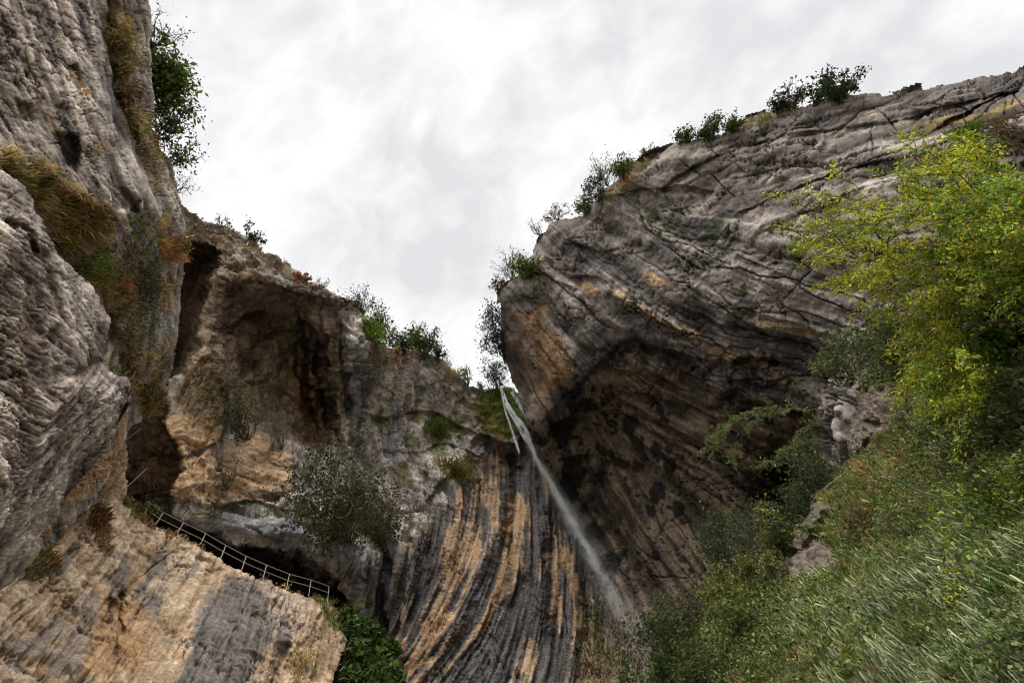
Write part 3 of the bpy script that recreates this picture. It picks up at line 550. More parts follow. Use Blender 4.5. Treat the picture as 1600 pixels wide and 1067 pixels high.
s.patch([(166,0),(200,0),(205,60),(205,120),(222,160),(232,230),(250,300),(240,310),(208,225),(180,160),(168,90)], STRAW * .55 + BROWN * .35, 10, 12, .85)
s.patch([(0,240),(60,255),(120,300),(170,330),(160,420),(200,470),(180,520),(90,420),(60,320),(0,270)], BROWN * .8 + STRAW * .15, 10, 14, .85)
s.patch([(150,380),(235,400),(250,470),(230,560),(215,610),(180,560),(165,480)], np.array([.16,.135,.09]), 14, 16, .6)
s.patch([(245,430),(284,430),(280,540),(240,620),(215,600),(240,520)], np.array([.27,.20,.13]), 14, 14, .7)
s.patch([(240,480),(275,490),(270,530),(240,530)], BLUEG, 8, 10, .8); s.patch([(195,480),(215,470),(220,540),(200,560)], LIGHT, 6, 8, .7)
s.patch([(200,640),(190,720),(130,780),(60,860),(0,900),(100,760),(180,650)], OCH * .8, 8, 10, .8)
s.C *= ((1 + .17 * s.lf + .22 * s.l2 + .3 * s.f2 + .30 * s.ft) * (1 - .35 * s.fe) * (1 - .6 * s.cr) * 1.25)[..., None] * np.array([1.03, 1, .96])
s.joints(170, 10, 60, .4)
s.C *= (1 - .6 * s.jt)[..., None]
disp = s.fa * .05 + s.f1 * .30 + s.rd * .05 + s.f2 * .05 - s.cr * .15 + .008 * s.lf + .014 * s.l2 + .03 * s.lm - 0.12 * s.jt
s.finish('cliff', M_NEAR, disp, 'near grey limestone wall at the top left, cut by a grassy gully')
# ================================================================== NEAR LEFT BOULDER
s = bl = Rock([(-110,235),(0,266),(20,274),(38,290),(56,318),(74,350),(92,392),(104,408),(128,425),(150,450),(165,480),(172,502),(166,530),(162,565),(178,582),(198,588),(206,602),(202,632),(180,676),(150,718),(112,765),(78,822),(56,866),(30,895),(0,920),(-110,985)],
 [(-110,240,9.4),(0,268,9.8),(56,318,10.4),(40,380,8.8),(-100,400,7.6),(0,420,8.2),(100,405,11),(150,450,12),(172,502,12.6),(120,500,10.6),(166,555,12.4),(205,602,12),(190,660,11.6),(112,765,10.6),(56,866,9.6),(0,920,8.8),(-110,985,7.6),(0,600,7.6),(80,640,8.8),(0,760,7.2),(-100,700,6.2),(130,600,10.2)], 17, jag=3)
s.begin([(0,330,30),(60,450,35),(120,480,60),(40,600,30),(150,630,128),(100,720,130),(40,820,125),(0,700,40),(0,500,40)], 16, .9)
s.roundoff([(-110,235),(0,266),(38,290),(74,350),(104,408),(150,450),(172,502),(166,530),(162,565),(198,588),(206,602),(180,676),(112,765),(56,866),(0,920)], 20, .10)
s.ledge([(160,565),(130,590),(80,600),(40,590),(0,600)], 30, .03, 1, 5); s.groove([(162,560),(140,580),(110,592)], 8, .05)
s.hollow([(30,430),(70,440),(84,500),(60,540),(30,520)], 14, .03); s.groove([(56,330),(50,370),(60,400),(96,400)], 10, .04); s.groove([(60,400),(80,450),(90,500),(70,560)], 7, .03); s.groove([(0,345),(40,360),(60,400)], 6, .03)
gr = sstep(-.45, .55, s.f1 * 1.0 + s.f2 * 1.4 + s.lm * .35)[..., None]
s.C = np.array([.125,.103,.088]) * (1 - gr) + np.array([.36,.315,.285]) * gr
s.patch([(60,420),(110,430),(160,480),(165,540),(130,560),(95,500),(80,450)], LIGHT * .95, 14, 12, .55)
s.patch([(150,600),(205,600),(180,680),(110,765),(60,860),(0,915),(0,820),(80,740),(120,670)], np.array([.33,.305,.285]), 14, 14, .6)
s.patch([(0,420),(50,440),(80,520),(60,640),(0,680)], np.array([.13,.095,.07]), 20, 20, .55)
s.C *= ((1 + .20 * s.lf + .20 * s.l2 + .35 * s.f2 + .42 * s.ft) * (1 - .4 * s.fe) * (1 - .6 * s.cr) * 1.3)[..., None] * np.array([1.03, 1, .96])
s.joints(150, 8, 36, .4)
s.C *= (1 - .6 * s.jt)[..., None]
disp = s.fa * .10 + s.f1 * .16 + s.rd * .03 + s.f2 * .04 - s.cr * .08 + .006 * s.lf + .008 * s.l2 + .008 * s.lm - 0.08 * s.jt
s.finish('boulder', M_NEAR, disp, 'rough rounded grey rock bulge nearest at the left, with grass along its top'); s.obj['category'] = 'rock'
# ================================================================== RIGHT SLOPE
s = sl_ = Rock([(1720,300),(1600,350),(1540,380),(1470,450),(1400,520),(1340,590),(1330,660),(1345,700),(1310,745),(1290,780),(1262,820),(1240,836),(1230,870),(1236,905),(1190,940),(1120,960),(1060,985),(1030,1010),(1008,1050),(1000,1180),(2050,1180),(2050,250)],
 [(2050,300,9.5),(2050,700,6.2),(2050,1180,3.6),(1850,500,9.5),(1710,320,13),(1600,360,16),(1470,460,20),(1340,600,26),(1340,700,25),(1262,820,22),(1236,900,20),(1120,960,20),(1030,1010,19),(1000,1180,14),(1300,900,17),(1400,780,16),(1450,650,18),(1560,560,14),(1600,700,10.5),(1500,850,10),(1400,950,10.5),(1300,1050,10.5),(1180,1080,13),(1600,900,7),(1600,1067,5.4),(1450,1067,7.5),(1710,1180,4),(1710,700,8.5),(1500,1180,5.5),(1250,1180,9)], 21, jag=7)
s.begin([(1300,900,-40),(1500,800,-40),(1400,600,-40),(1600,1000,-40),(1100,1050,-30),(1380,660,55)], 16, 1.6)
s.groove([(1290,790),(1270,830),(1240,860)], 8, -.03); s.ledge([(1345,600),(1400,600),(1450,590),(1480,560)], 20, .05, -1, 4); s.ledge([(1350,650),(1400,660),(1440,640)], 14, .05, 1, 3)
gr = sstep(-.5, .5, s.f1 * 1.4 + s.f2)[..., None]
s.C = np.array([.055,.050,.022]) * (1 - gr) + np.array([.12,.105,.055]) * gr
OUTCROPS = ([(1320,610),(1400,600),(1450,600),(1440,640),(1420,655),(1370,690),(1330,720),(1310,700)], [(1236,850),(1270,840),(1310,860),(1320,890),(1290,910),(1240,905)], [(1375,800),(1395,810),(1390,850),(1370,840)], [(1510,670),(1560,660),(1570,700),(1520,710)], [(1350,985),(1380,980),(1380,1010),(1360,1010)], [(1250,820),(1290,790),(1330,770),(1320,790),(1280,830)])
for pg in OUTCROPS:
    m = sstep(-4, 8, sdpoly(s.WX, s.WY, pg) + s.f1 * 30); s.rel(-.02, m); s.paint(np.array([.19,.155,.125]) * (1 - gr * .5), m)
s.patch([(1490,420),(1560,400),(1720,400),(1720,560),(1600,540),(1520,470)], BROWN * .35, 14, 10, .9)
s.C *= (1 + .07 * s.lf + .3 * s.f2)[..., None]
disp = s.f1 * .45 + s.f2 * .25 + s.rd * .15 + .04 * s.lf
s.finish('slope', M_SOIL, disp, 'steep overgrown slope rising at the right'); s.obj['category'] = 'slope'
# ================================================================== PLANT TOOLS
rng = np.random.default_rng(99)
DG = np.array([.022, .038, .014]); MG = np.array([.075, .125, .028]); GG = np.array([.125, .150, .062]); LG = np.array([.18, .30, .045]); YG = np.array([.46, .48, .045])
GOLD = np.array([.42, .33, .030]); SAGE = np.array([.21, .245, .125]); DRY = np.array([.33, .245, .115]); RED = np.array([.30, .075, .035]); ORG = np.array([.48, .22, .065]); OLIVE = np.array([.165, .165, .050]); PALE = np.array([.38, .43, .24])
def unit(v): return v / (np.linalg.norm(v, axis=-1, keepdims=True) + 1e-9)
def pal(n, cols, wts=None, var=.25):
    cols = np.array(cols); k = rng.choice(len(cols), n, p=None if wts is None else np.array(wts) / np.sum(wts))
    return cols[k] * (1 + rng.normal(0, var, (n, 1)))
def leaves_geo(P, size, C, asp=.5, up=.4, dirs=None):
    n = len(P); nr = unit(rng.normal(size=(n, 3)) + np.array([0, 0, up])); a = rng.normal(size=(n, 3)) if dirs is None else dirs + rng.normal(size=(n, 3)) * .45
    a = unit(np.cross(nr, np.cross(a, nr))); b = np.cross(nr, a); sz = (size * np.clip(rng.lognormal(-.18, .38, n), .35, 1.8))[:, None] * .5
    fold = nr * sz * .25
    V = np.stack([P - a * sz, P + b * sz * asp + fold, P + a * sz, P - b * sz * asp + fold], 1).reshape(-1, 3)
    k = np.arange(n)[:, None] * 4; return V, np.concatenate([k + [0, 1, 2], k + [0, 2, 3]]), np.repeat(C, 4, 0)
def blades_geo(P, D, length, width, bend, C):
    """curved grass blades: root, middle, tip"""
    n = len(P); D = unit(D); s_ = unit(np.cross(D, rng.normal(size=(n, 3)))); l = length[:, None]; w_ = width[:, None] * .5
    g_ = np.array([0, 0, -1.0]) * bend[:, None] * l
    m1 = P + D * l * .5 + g_ * .22; t = P + D * l * .92 + g_
    V = np.stack([P - s_ * w_, P + s_ * w_, m1 + s_ * w_ * .8, m1 - s_ * w_ * .8, t], 1).reshape(-1, 3); k = np.arange(n)[:, None] * 5
    return V, k + [0, 1, 2, 3], k + [3, 2, 4], np.repeat(C, 5, 0)
def tube(path, r0, r1, sides=5):
    path = np.asarray(path); n = len(path); T = np.gradient(path, axis=0); T = unit(T); ref = np.array([.3, .5, .8]); A = unit(np.cross(T, ref)); B = np.cross(T, A)
    r = np.linspace(r0, r1, n)[:, None, None]; th = np.arange(sides) * 2 * math.pi / sides
    V = path[:, None] + (A[:, None] * np.cos(th)[None, :, None] + B[:, None] * np.sin(th)[None, :, None]) * r
    i, j = np.meshgrid(np.arange(n - 1), np.arange(sides), indexing='ij'); i, j = i.ravel(), j.ravel(); j2 = (j + 1) % sides
    return V.reshape(-1, 3), np.stack([i * sides + j, i * sides + j2, (i + 1) * sides + j2, (i + 1) * sides + j], 1)
class Tubes:
    def __init__(s): s.V, s.F, s.k = [], [], 0
    def add(s, path, r0, r1, sides=5):
        v, f = tube(path, r0, r1, sides); s.V.append(v); s.F.append(f + s.k); s.k += len(v)
    def build(s, name, mat, parent=None, base=None):
        V = np.concatenate(s.V); 
        if base is not None: V = V - base
        return link_mesh(name, V, [np.concatenate(s.F)], mat, None, parent, True)
def wig(a, b, n=7, amp=.08, sag=0.0):
    t = np.linspace(0, 1, n)[:, None]; L_ = np.linalg.norm(b - a); o = rng.normal(size=(3, 3)) * amp * L_
    p = a + (b - a) * t + np.sin(t * math.pi) * o[0] + np.sin(2 * t * math.pi) * o[1] * .5 + np.sin(3 * t * math.pi) * o[2] * .3
    p[:, 2] += (np.sin(t * math.pi) * sag * L_)[:, 0]; return p
def px_m(P): return np.linalg.norm(P - CAM) / 800.0          # metres a pixel covers about there
def plant(name, label, cat, root, tip, width, cols, wts=None, leaf=4.0, n=1500, limbs=7, twigs=6, clump=.13, bare=0.0, asp=.5, group=None, mat=None, bark=None, stemw=1.6, var=.25, part='foliage', low=.25, depth=None, sag=0.0):
    """a shrub or small tree: root and tip are world points, width in metres, leaf in pixels of the photograph"""
    root, tip = np.asarray(root, float), np.asarray(tip, float); e = empty(name, root); tag(e, label, cat, group)
    ax = tip - root; H = np.linalg.norm(ax); ax = ax / H; view = unit(root - CAM); sd = unit(np.cross(ax, view)); dp = np.cross(ax, sd); wd = width / 2; dd = wd if depth is None else depth / 2
    m = px_m(root); tb = Tubes(); ends = []; dirs = []
    for i in range(limbs):
        a, r_ = rng.random() * 6.28, math.sqrt(rng.random()); h = low + (1 - low) * rng.random() ** .8; env = math.sqrt(max(0, 1 - (2 * (h - .55)) ** 2 * .8)) 
        q = root + ax * H * h + sd * wd * env * r_ * math.cos(a) + dp * dd * env * r_ * math.sin(a)
        p = wig(root, q, 8, .09, sag); tb.add(p, stemw * m * .5, stemw * m * .22, 5)
        for k in range(twigs):
            b0 = p[rng.integers(3, 8)]; u_ = unit(unit(q - root) * .6 + rng.normal(size=3) * .7); b1 = b0 + u_ * H * rng.uniform(.12, .32); pp = wig(b0, b1, 5, .12)
            tb.add(pp, stemw * m * .22, stemw * m * .10, 3); ends += [pp[2], pp[3], pp[4]]; dirs += [u_] * 3
    tb.build('trunk' if cat == 'tree' else 'stem', bark or M_BARK, e, root)
    if n:
        ends = np.array(ends); k = rng.integers(0, len(ends), n)
        dens = rng.random(len(ends)) > bare; k = k[dens[k]]
        P = ends[k] + rng.normal(size=(len(k), 3)) * H * clump * rng.uniform(.3, 1, (len(k), 1)); cl = rng.normal(0, .22, len(ends))[k][:, None]
        C = pal(len(k), cols, wts, var) * (1 + cl); V, Fc, Cc = leaves_geo(P, leaf * m, C, asp)
        link_mesh('crown' if cat == 'tree' else part, V - root, [Fc], mat or M_LEAF, Cc, e)
    return e
def ppt(x, y, d): return at(np.array(x), np.array(y), np.array(d))
def bush(rock, x, y, tx, ty, w_px, name, label, cat, cols, sink=.3, dd=None, **k):
    """root on a rock surface at pixel (x, y), tip toward pixel (tx, ty) at about the same distance"""
    P = rock.on(x, y) if not isinstance(rock, (int, float)) else ppt(x, y, rock); d = np.linalg.norm(P - CAM); m = px_m(P)
    tip = ppt(tx, ty, d if dd is None else d + dd); P = P + unit(P - tip) * sink * m * 6
    return plant(name, label, cat, P, tip, w_px * m, cols, **k)
def poly_points(poly, n):
    poly = np.array(poly, float); lo, hi = poly.min(0), poly.max(0); o = []
    while sum(map(len, o)) < n:
        q = rng.uniform(lo, hi, (n * 2, 2)); o.append(q[inside(q[:, 0], q[:, 1], poly)])
    return np.concatenate(o)[:n]
def on_many(rock, q):
    j = np.clip(np.round((q[:, 0] - rock.x0) / rock.step).astype(int), 0, rock.W - 1); i = np.clip(np.round((q[:, 1] - rock.y0) / rock.step).astype(int), 0, rock.H - 1)
    ok = rock.mask[i, j]
    if rock is sl_:
        for pg in OUTCROPS: ok &= sdpoly(q[:, 0], q[:, 1], pg) < rng.normal(0, 4, len(q))
    return rock.P[i, j][ok], rock.Nrm[i, j][ok], q[ok]
def grass(rock, specs, label, name='grass', group=None):
    """specs: (polygon, tufts, blades per tuft, length px, palette, outward, bend); one object nobody could count"""
    Vs, F4, F3, Cs, k = [], [], [], [], 0
    for poly, nt_, nb, lp, cols, outw, bend in specs:
        P, Nn, q = on_many(rock, poly_points(poly, nt_)); gz = perlin(np.stack([q[:, 0] / 34, q[:, 1] / 34, q[:, 0] * 0 + lp * .37], -1)); kp = gz > (-.22 if rock is sl_ else -.4) ; P, Nn, q, gz = P[kp], Nn[kp], q[kp], gz[kp]; dn = np.linalg.norm(P - CAM, axis=1) / 800
        clump = np.array([1 + .35 * math.sin(a * .09 + 1) * math.sin(b * .11) for a, b in q])
        P, Nn, dn, clump = [np.repeat(z, nb, 0) for z in (P, Nn, dn, clump)]; ci = np.clip(((perlin(np.stack([q[:, 0] / 45 + 9, q[:, 1] / 45, q[:, 0] * 0 + lp], -1)) * 1.1 + .5 + rng.normal(0, .16, len(q))) * len(cols)).astype(int), 0, len(cols) - 1); tc_ = np.repeat(np.array(cols)[ci] * (1 + rng.normal(0, .2, (len(q), 1))), nb, 0); n_ = len(P)
        D = unit(Nn * outw + np.array([0, 0, 1.0]) * (1 - outw * .4)) + rng.normal(size=(n_, 3)) * .32
        P = P + rng.normal(size=(n_, 3)) * (dn * 3.0)[:, None] - Nn * (dn * 2)[:, None]
        l = lp * dn * rng.uniform(.5, 1.25, n_) * clump
        V, a, b, C = blades_geo(P, D, l, dn * rng.uniform(1.0, 2.1, n_), np.full(n_, bend) * rng.uniform(.5, 1.4, n_), tc_ * (1 + rng.normal(0, .18, (n_, 1))))
        Vs.append(V); F4.append(a + k); F3.append(b + k); Cs.append(C); k += len(V)
    o = link_mesh(name, np.concatenate(Vs), [np.concatenate(F4), np.concatenate(F3)], M_GRASS, np.concatenate(Cs) * 1.32); tag(o, label, 'grass', group, 'stuff'); return o
def cover(rock, specs, label, name='ground_cover', mat=None):
    """leafy ground cover: (polygon, clumps, leaves per clump, spread px, leaf px, palette, lift px)"""
    Vs, Fs, Cs, k = [], [], [], 0
    for poly, nc, nl_, sp, lf, cols, lift in specs:
        P, Nn, q = on_many(rock, poly_points(poly, nc)); dn = np.linalg.norm(P - CAM, axis=1) / 800
        P = P + Nn * (dn * lift * rng.uniform(.2, 1, len(P)))[:, None]; P, dn2 = np.repeat(P, nl_, 0), np.repeat(dn, nl_); tc_ = np.repeat(pal(len(q), cols, None, .3), nl_, 0)
        P = P + rng.normal(size=P.shape) * (dn2 * sp)[:, None]; V, f, C = leaves_geo(P, lf * dn2, tc_ * (1 + rng.normal(0, .2, (len(P), 1))), .55, .8)
        Vs.append(V); Fs.append(f + k); Cs.append(C); k += len(V)
    o = link_mesh(name, np.concatenate(Vs), [np.concatenate(Fs)], mat or M_LEAF, np.concatenate(Cs) * 1.25); tag(o, label, 'plants', None, 'stuff'); return o
# ================================================================== GRASS AND COVER
grass(nl, [([(162,20),(195,20),(205,60),(203,115),(180,110),(168,80)], 148, 8, 10, [STRAW * 1.3, OLIVE, DRY], .5, .6), ([(178,110),(206,120),(225,170),(215,215),(190,180)], 148, 8, 9, [STRAW * 1.3, DRY, BROWN], .5, .6),
  ([(210,170),(235,165),(248,230),(262,300),(240,300),(222,250)], 171, 8, 9, [OLIVE, DRY, BROWN, STRAW], .5, .6),
  ([(105,108),(122,115),(138,148),(120,150)], 34, 9, 9, [STRAW * 1.3, ORG * .7, OLIVE], .5, .7), ([(145,220),(165,228),(160,240),(145,235)], 11, 8, 8, [STRAW * 1.3, DRY], .5, .7),
  ([(0,235),(60,250),(110,290),(160,325),(165,370),(90,370),(50,310),(0,268)], 513, 9, 20, [DRY, STRAW * 1.3, OLIVE, BROWN, DRY * 1.3], .45, .9),
  ([(100,300),(165,315),(170,360),(120,370),(90,340)], 148, 9, 16, [ORG * .55, DRY, RUST * .6], .45, .9),
  ([(85,350),(140,350),(165,420),(150,450),(110,420)], 182, 9, 18, [OLIVE, MG, DRY, STRAW * 1.3, LG * .7], .45, .9),
  ([(138,395),(163,395),(170,450),(150,455)], 62, 8, 12, [LG, LG * .8, MG], .45, .8), ([(145,425),(195,430),(195,470),(160,470)], 136, 8, 14, [ORG * .8, RUST, DRY], .45, .9),
  ([(165,465),(205,470),(210,540),(185,580),(175,520)], 148, 7, 14, [BROWN, DRY * .7, OLIVE * .6], .45, .9),
  ([(240,325),(258,335),(262,380),(245,385)], 91, 8, 10, [STRAW * 1.3, OLIVE, STRAW * 1.1], .45, .8), ([(245,370),(283,375),(285,405),(250,405)], 136, 8, 14, [ORG * .7, DRY, RUST], .45, .9), ([(195,545),(240,550),(245,600),(215,650),(200,600)], 148, 8, 16, [STRAW * 1.3, DRY, OLIVE, STRAW], .4, .9),
  ([(165,570),(190,570),(190,585),(165,585)], 28, 7, 8, [LG * .7, MG], .4, .6), ([(248,440),(275,430),(270,470),(245,480)], 45, 7, 9, [DRY, STRAW], .4, .8)],
  'dry straw and rust coloured grass hanging from the ledges of the near left wall')
grass(sb, [([(35,870),(85,860),(95,900),(40,905)], 90, 9, 16, [ORG * .5, OLIVE, BROWN], .5, .8), ([(135,790),(165,800),(168,870),(145,860)], 130, 8, 18, [RUST * .5, BROWN, DRY * .7], .5, .9), ([(190,760),(250,815),(240,835),(195,800)], 120, 7, 12, [OLIVE, DRY, BROWN], .5, .8),
  ([(255,825),(330,855),(330,868),(255,838)], 80, 7, 8, [DRY, BROWN, ORG * .6], .6, .8), ([(400,898),(500,925),(500,938),(400,910)], 90, 7, 8, [DRY, BROWN], .6, .8), ([(490,930),(545,945),(548,1000),(520,985)], 160, 7, 13, [OLIVE, MG, BROWN], .5, .8), ([(455,1020),(490,1020),(490,1067),(455,1067)], 70, 7, 12, [OLIVE, DRY], .5, .7)],
  'thin dry grass along the edge and cracks of the ochre slab')
grass(cc, [([(745,610),(800,608),(832,662),(800,684),(755,674)], 700, 5, 7, [MG, LG * .7, OLIVE, STRAW * .6, MG], .6, .6), ([(560,545),(640,548),(640,562),(570,575)], 100, 6, 8, [RED * .5, ORG * .5, OLIVE], .6, .5), ([(600,528),(700,565),(740,600),(700,590),(620,550)], 160, 6, 8, [OLIVE, DRY, MG], .6, .4),
  ([(670,650),(705,655),(700,690),(660,680)], 180, 6, 9, [MG, OLIVE, LG * .6], .6, .5), ([(670,720),(745,715),(745,760),(690,750)], 260, 6, 9, [OLIVE, STRAW * 1.3, MG, GOLD * .5], .6, .6), ([(320,790),(480,780),(480,800),(330,805)], 130, 6, 8, [OLIVE, BROWN, MG], .5, .7), ([(460,800),(600,800),(600,850),(480,840)], 240, 6, 10, [BROWN, OLIVE, DRY], .5, .7),
  ([(600,730),(640,720),(640,760),(600,760)], 80, 6, 8, [OLIVE, DRY], .5, .7), ([(300,335),(440,410),(560,475),(560,485),(430,420),(300,350)], 120, 5, 7, [DRY, OLIVE, RED * .5], .6, .4), ([(900,940),(960,930),(1010,1067),(900,1067)], 420, 6, 12, [MG * .6, OLIVE * .5, BROWN * .6], .5, .7)],
  'low green and brown grass and moss on the middle rock face')
grass(rc, [([(1150,195),(1200,175),(1250,165),(1240,176),(1180,200)], 90, 6, 7, [OLIVE, DRY], .6, .4), ([(960,290),(1010,240),(1030,236),(985,300),(950,325)], 200, 6, 9, [OLIVE, STRAW * 1.3, ORG * .5], .6, .4), ([(800,425),(850,415),(850,440),(810,440)], 110, 6, 9, [OLIVE, BROWN, DRY], .6, .5), ([(1480,210),(1600,180),(1600,230),(1500,260)], 260, 6, 14, [OLIVE, MG, BROWN], .5, .5)],
  'small grass tufts on the top edges of the overhanging cliff')
slope_poly = [(1330,760),(1450,640),(1500,600),(1620,560),(1620,1090),(1240,1090),(1120,1090),(1060,1030),(1180,960),(1260,900),(1250,850)]
grass(sl_, [([(1620,420),(1980,330),(1980,1090),(1620,1090)], 1500, 7, 34, [OLIVE, GG, MG, SAGE * .8], .3, .7), (slope_poly, 5200, 8, 22, [OLIVE, GG, DRY * .8, MG, BROWN, OLIVE * .7], .3, .6), ([(1280,770),(1440,640),(1520,680),(1400,780),(1300,860)], 1500, 8, 20, [OLIVE, GG, DRY * .7, MG, OLIVE * 1.1, STRAW], .3, .6),
  ([(1250,900),(1400,850),(1460,920),(1300,1020),(1200,1000)], 900, 8, 32, [SAGE, GG, PALE * .7, OLIVE], .3, .75)],
  'long green and straw grass covering the steep slope at the right')
grass(sl_, [([(1380,950),(1600,800),(1640,1000),(1640,1100),(1330,1100),(1300,1040)], 1500, 7, 56, [PALE * .8, SAGE * .8, PALE * .6, GG * .8, PALE * .9, MG], .35, 1.0), ([(1440,860),(1600,760),(1620,840),(1500,930)], 420, 7, 46, [SAGE, GG, OLIVE, PALE * .7], .35, 1.0), ([(1180,960),(1340,900),(1330,1000),(1200,1040)], 260, 7, 34, [SAGE, PALE * .8, GG], .35, 1.0)],
  'tall pale bladed reeds in the bottom right corner of the slope', 'reeds')
cover(sl_, [([(1620,420),(1980,330),(1980,1090),(1620,1090)], 700, 12, 9, 7, [GG, OLIVE, MG], 12), (slope_poly, 2600, 13, 7, 4.5, [GG, OLIVE, MG, DG * 2, LG * .6], 12), ([(1480,600),(1600,560),(1600,760),(1500,740),(1440,680)], 700, 14, 7, 5.5, [GG, SAGE, MG, OLIVE], 14), ([(1500,780),(1600,760),(1600,900),(1520,900)], 360, 14, 7, 6, [LG * .8, MG, GG, YG * .6], 14), ([(1320,600),(1480,540),(1480,640),(1340,680)], 500, 14, 7, 4.5, [GG, OLIVE, SAGE * .8], 12), ([(1040,1000),(1240,900),(1250,1067),(1020,1067)], 900, 12, 7, 4.5, [MG, DG * 1.6, OLIVE, GG], 12)],
  'tangled leafy ground cover on the slope at the right')
cover(nl, [([(150,380),(235,380),(260,450),(230,560),(190,560)], 260, 9, 4, 4, [GG, OLIVE * .8, BROWN, SAGE * .6], 6), ([(195,330),(240,330),(245,430),(190,440)], 90, 8, 4, 4.5, [GG, LG * .6, BROWN], 5)], 'sparse creeping leaves on the near wall beside the gully')
# ================================================================== SHRUBS ON THE SKYLINE
SK = 'shrubs and small trees on the skyline'
bush(29.5, 238, 70, 262, 18, 60, 'twiggy_shrub', 'bare twiggy shrub sticking out at the top edge of the near left wall', 'shrub', [DRY, BROWN], leaf=3, n=300, limbs=9, twigs=9, group=SK, stemw=1.2, bare=.4)
bush(30, 238, 155, 272, 88, 62, 'leafy_tree', 'dense dark green leafy tree behind the top edge of the near left wall', 'tree', [DG * 1.5, MG, LG * .6, OLIVE], leaf=6, n=3600, limbs=12, twigs=9, clump=.16, group=SK)
bush(30, 245, 215, 285, 160, 55, 'leafy_shrub', 'green leafy shrub below the dense tree on the left wall edge', 'shrub', [DG * 1.5, MG, OLIVE], leaf=5.5, n=1300, limbs=9, twigs=8, clump=.15, group=SK, bare=.25)
bush(30.5, 255, 262, 300, 215, 60, 'leafy_shrub', 'airy dark leaved shrub reaching over the sky with thin pale stalks', 'shrub', [DG * 1.5, OLIVE, MG * .8], leaf=5, n=900, limbs=10, twigs=7, clump=.14, group=SK, bare=.35)
bush(31, 272, 300, 306, 278, 45, 'twiggy_shrub', 'bare grey twigs against the sky above where the left wall meets the alcove cliff', 'shrub', [BROWN, OLIVE], leaf=2.5, n=160, limbs=9, twigs=8, group=SK, stemw=1.0, bare=.5)
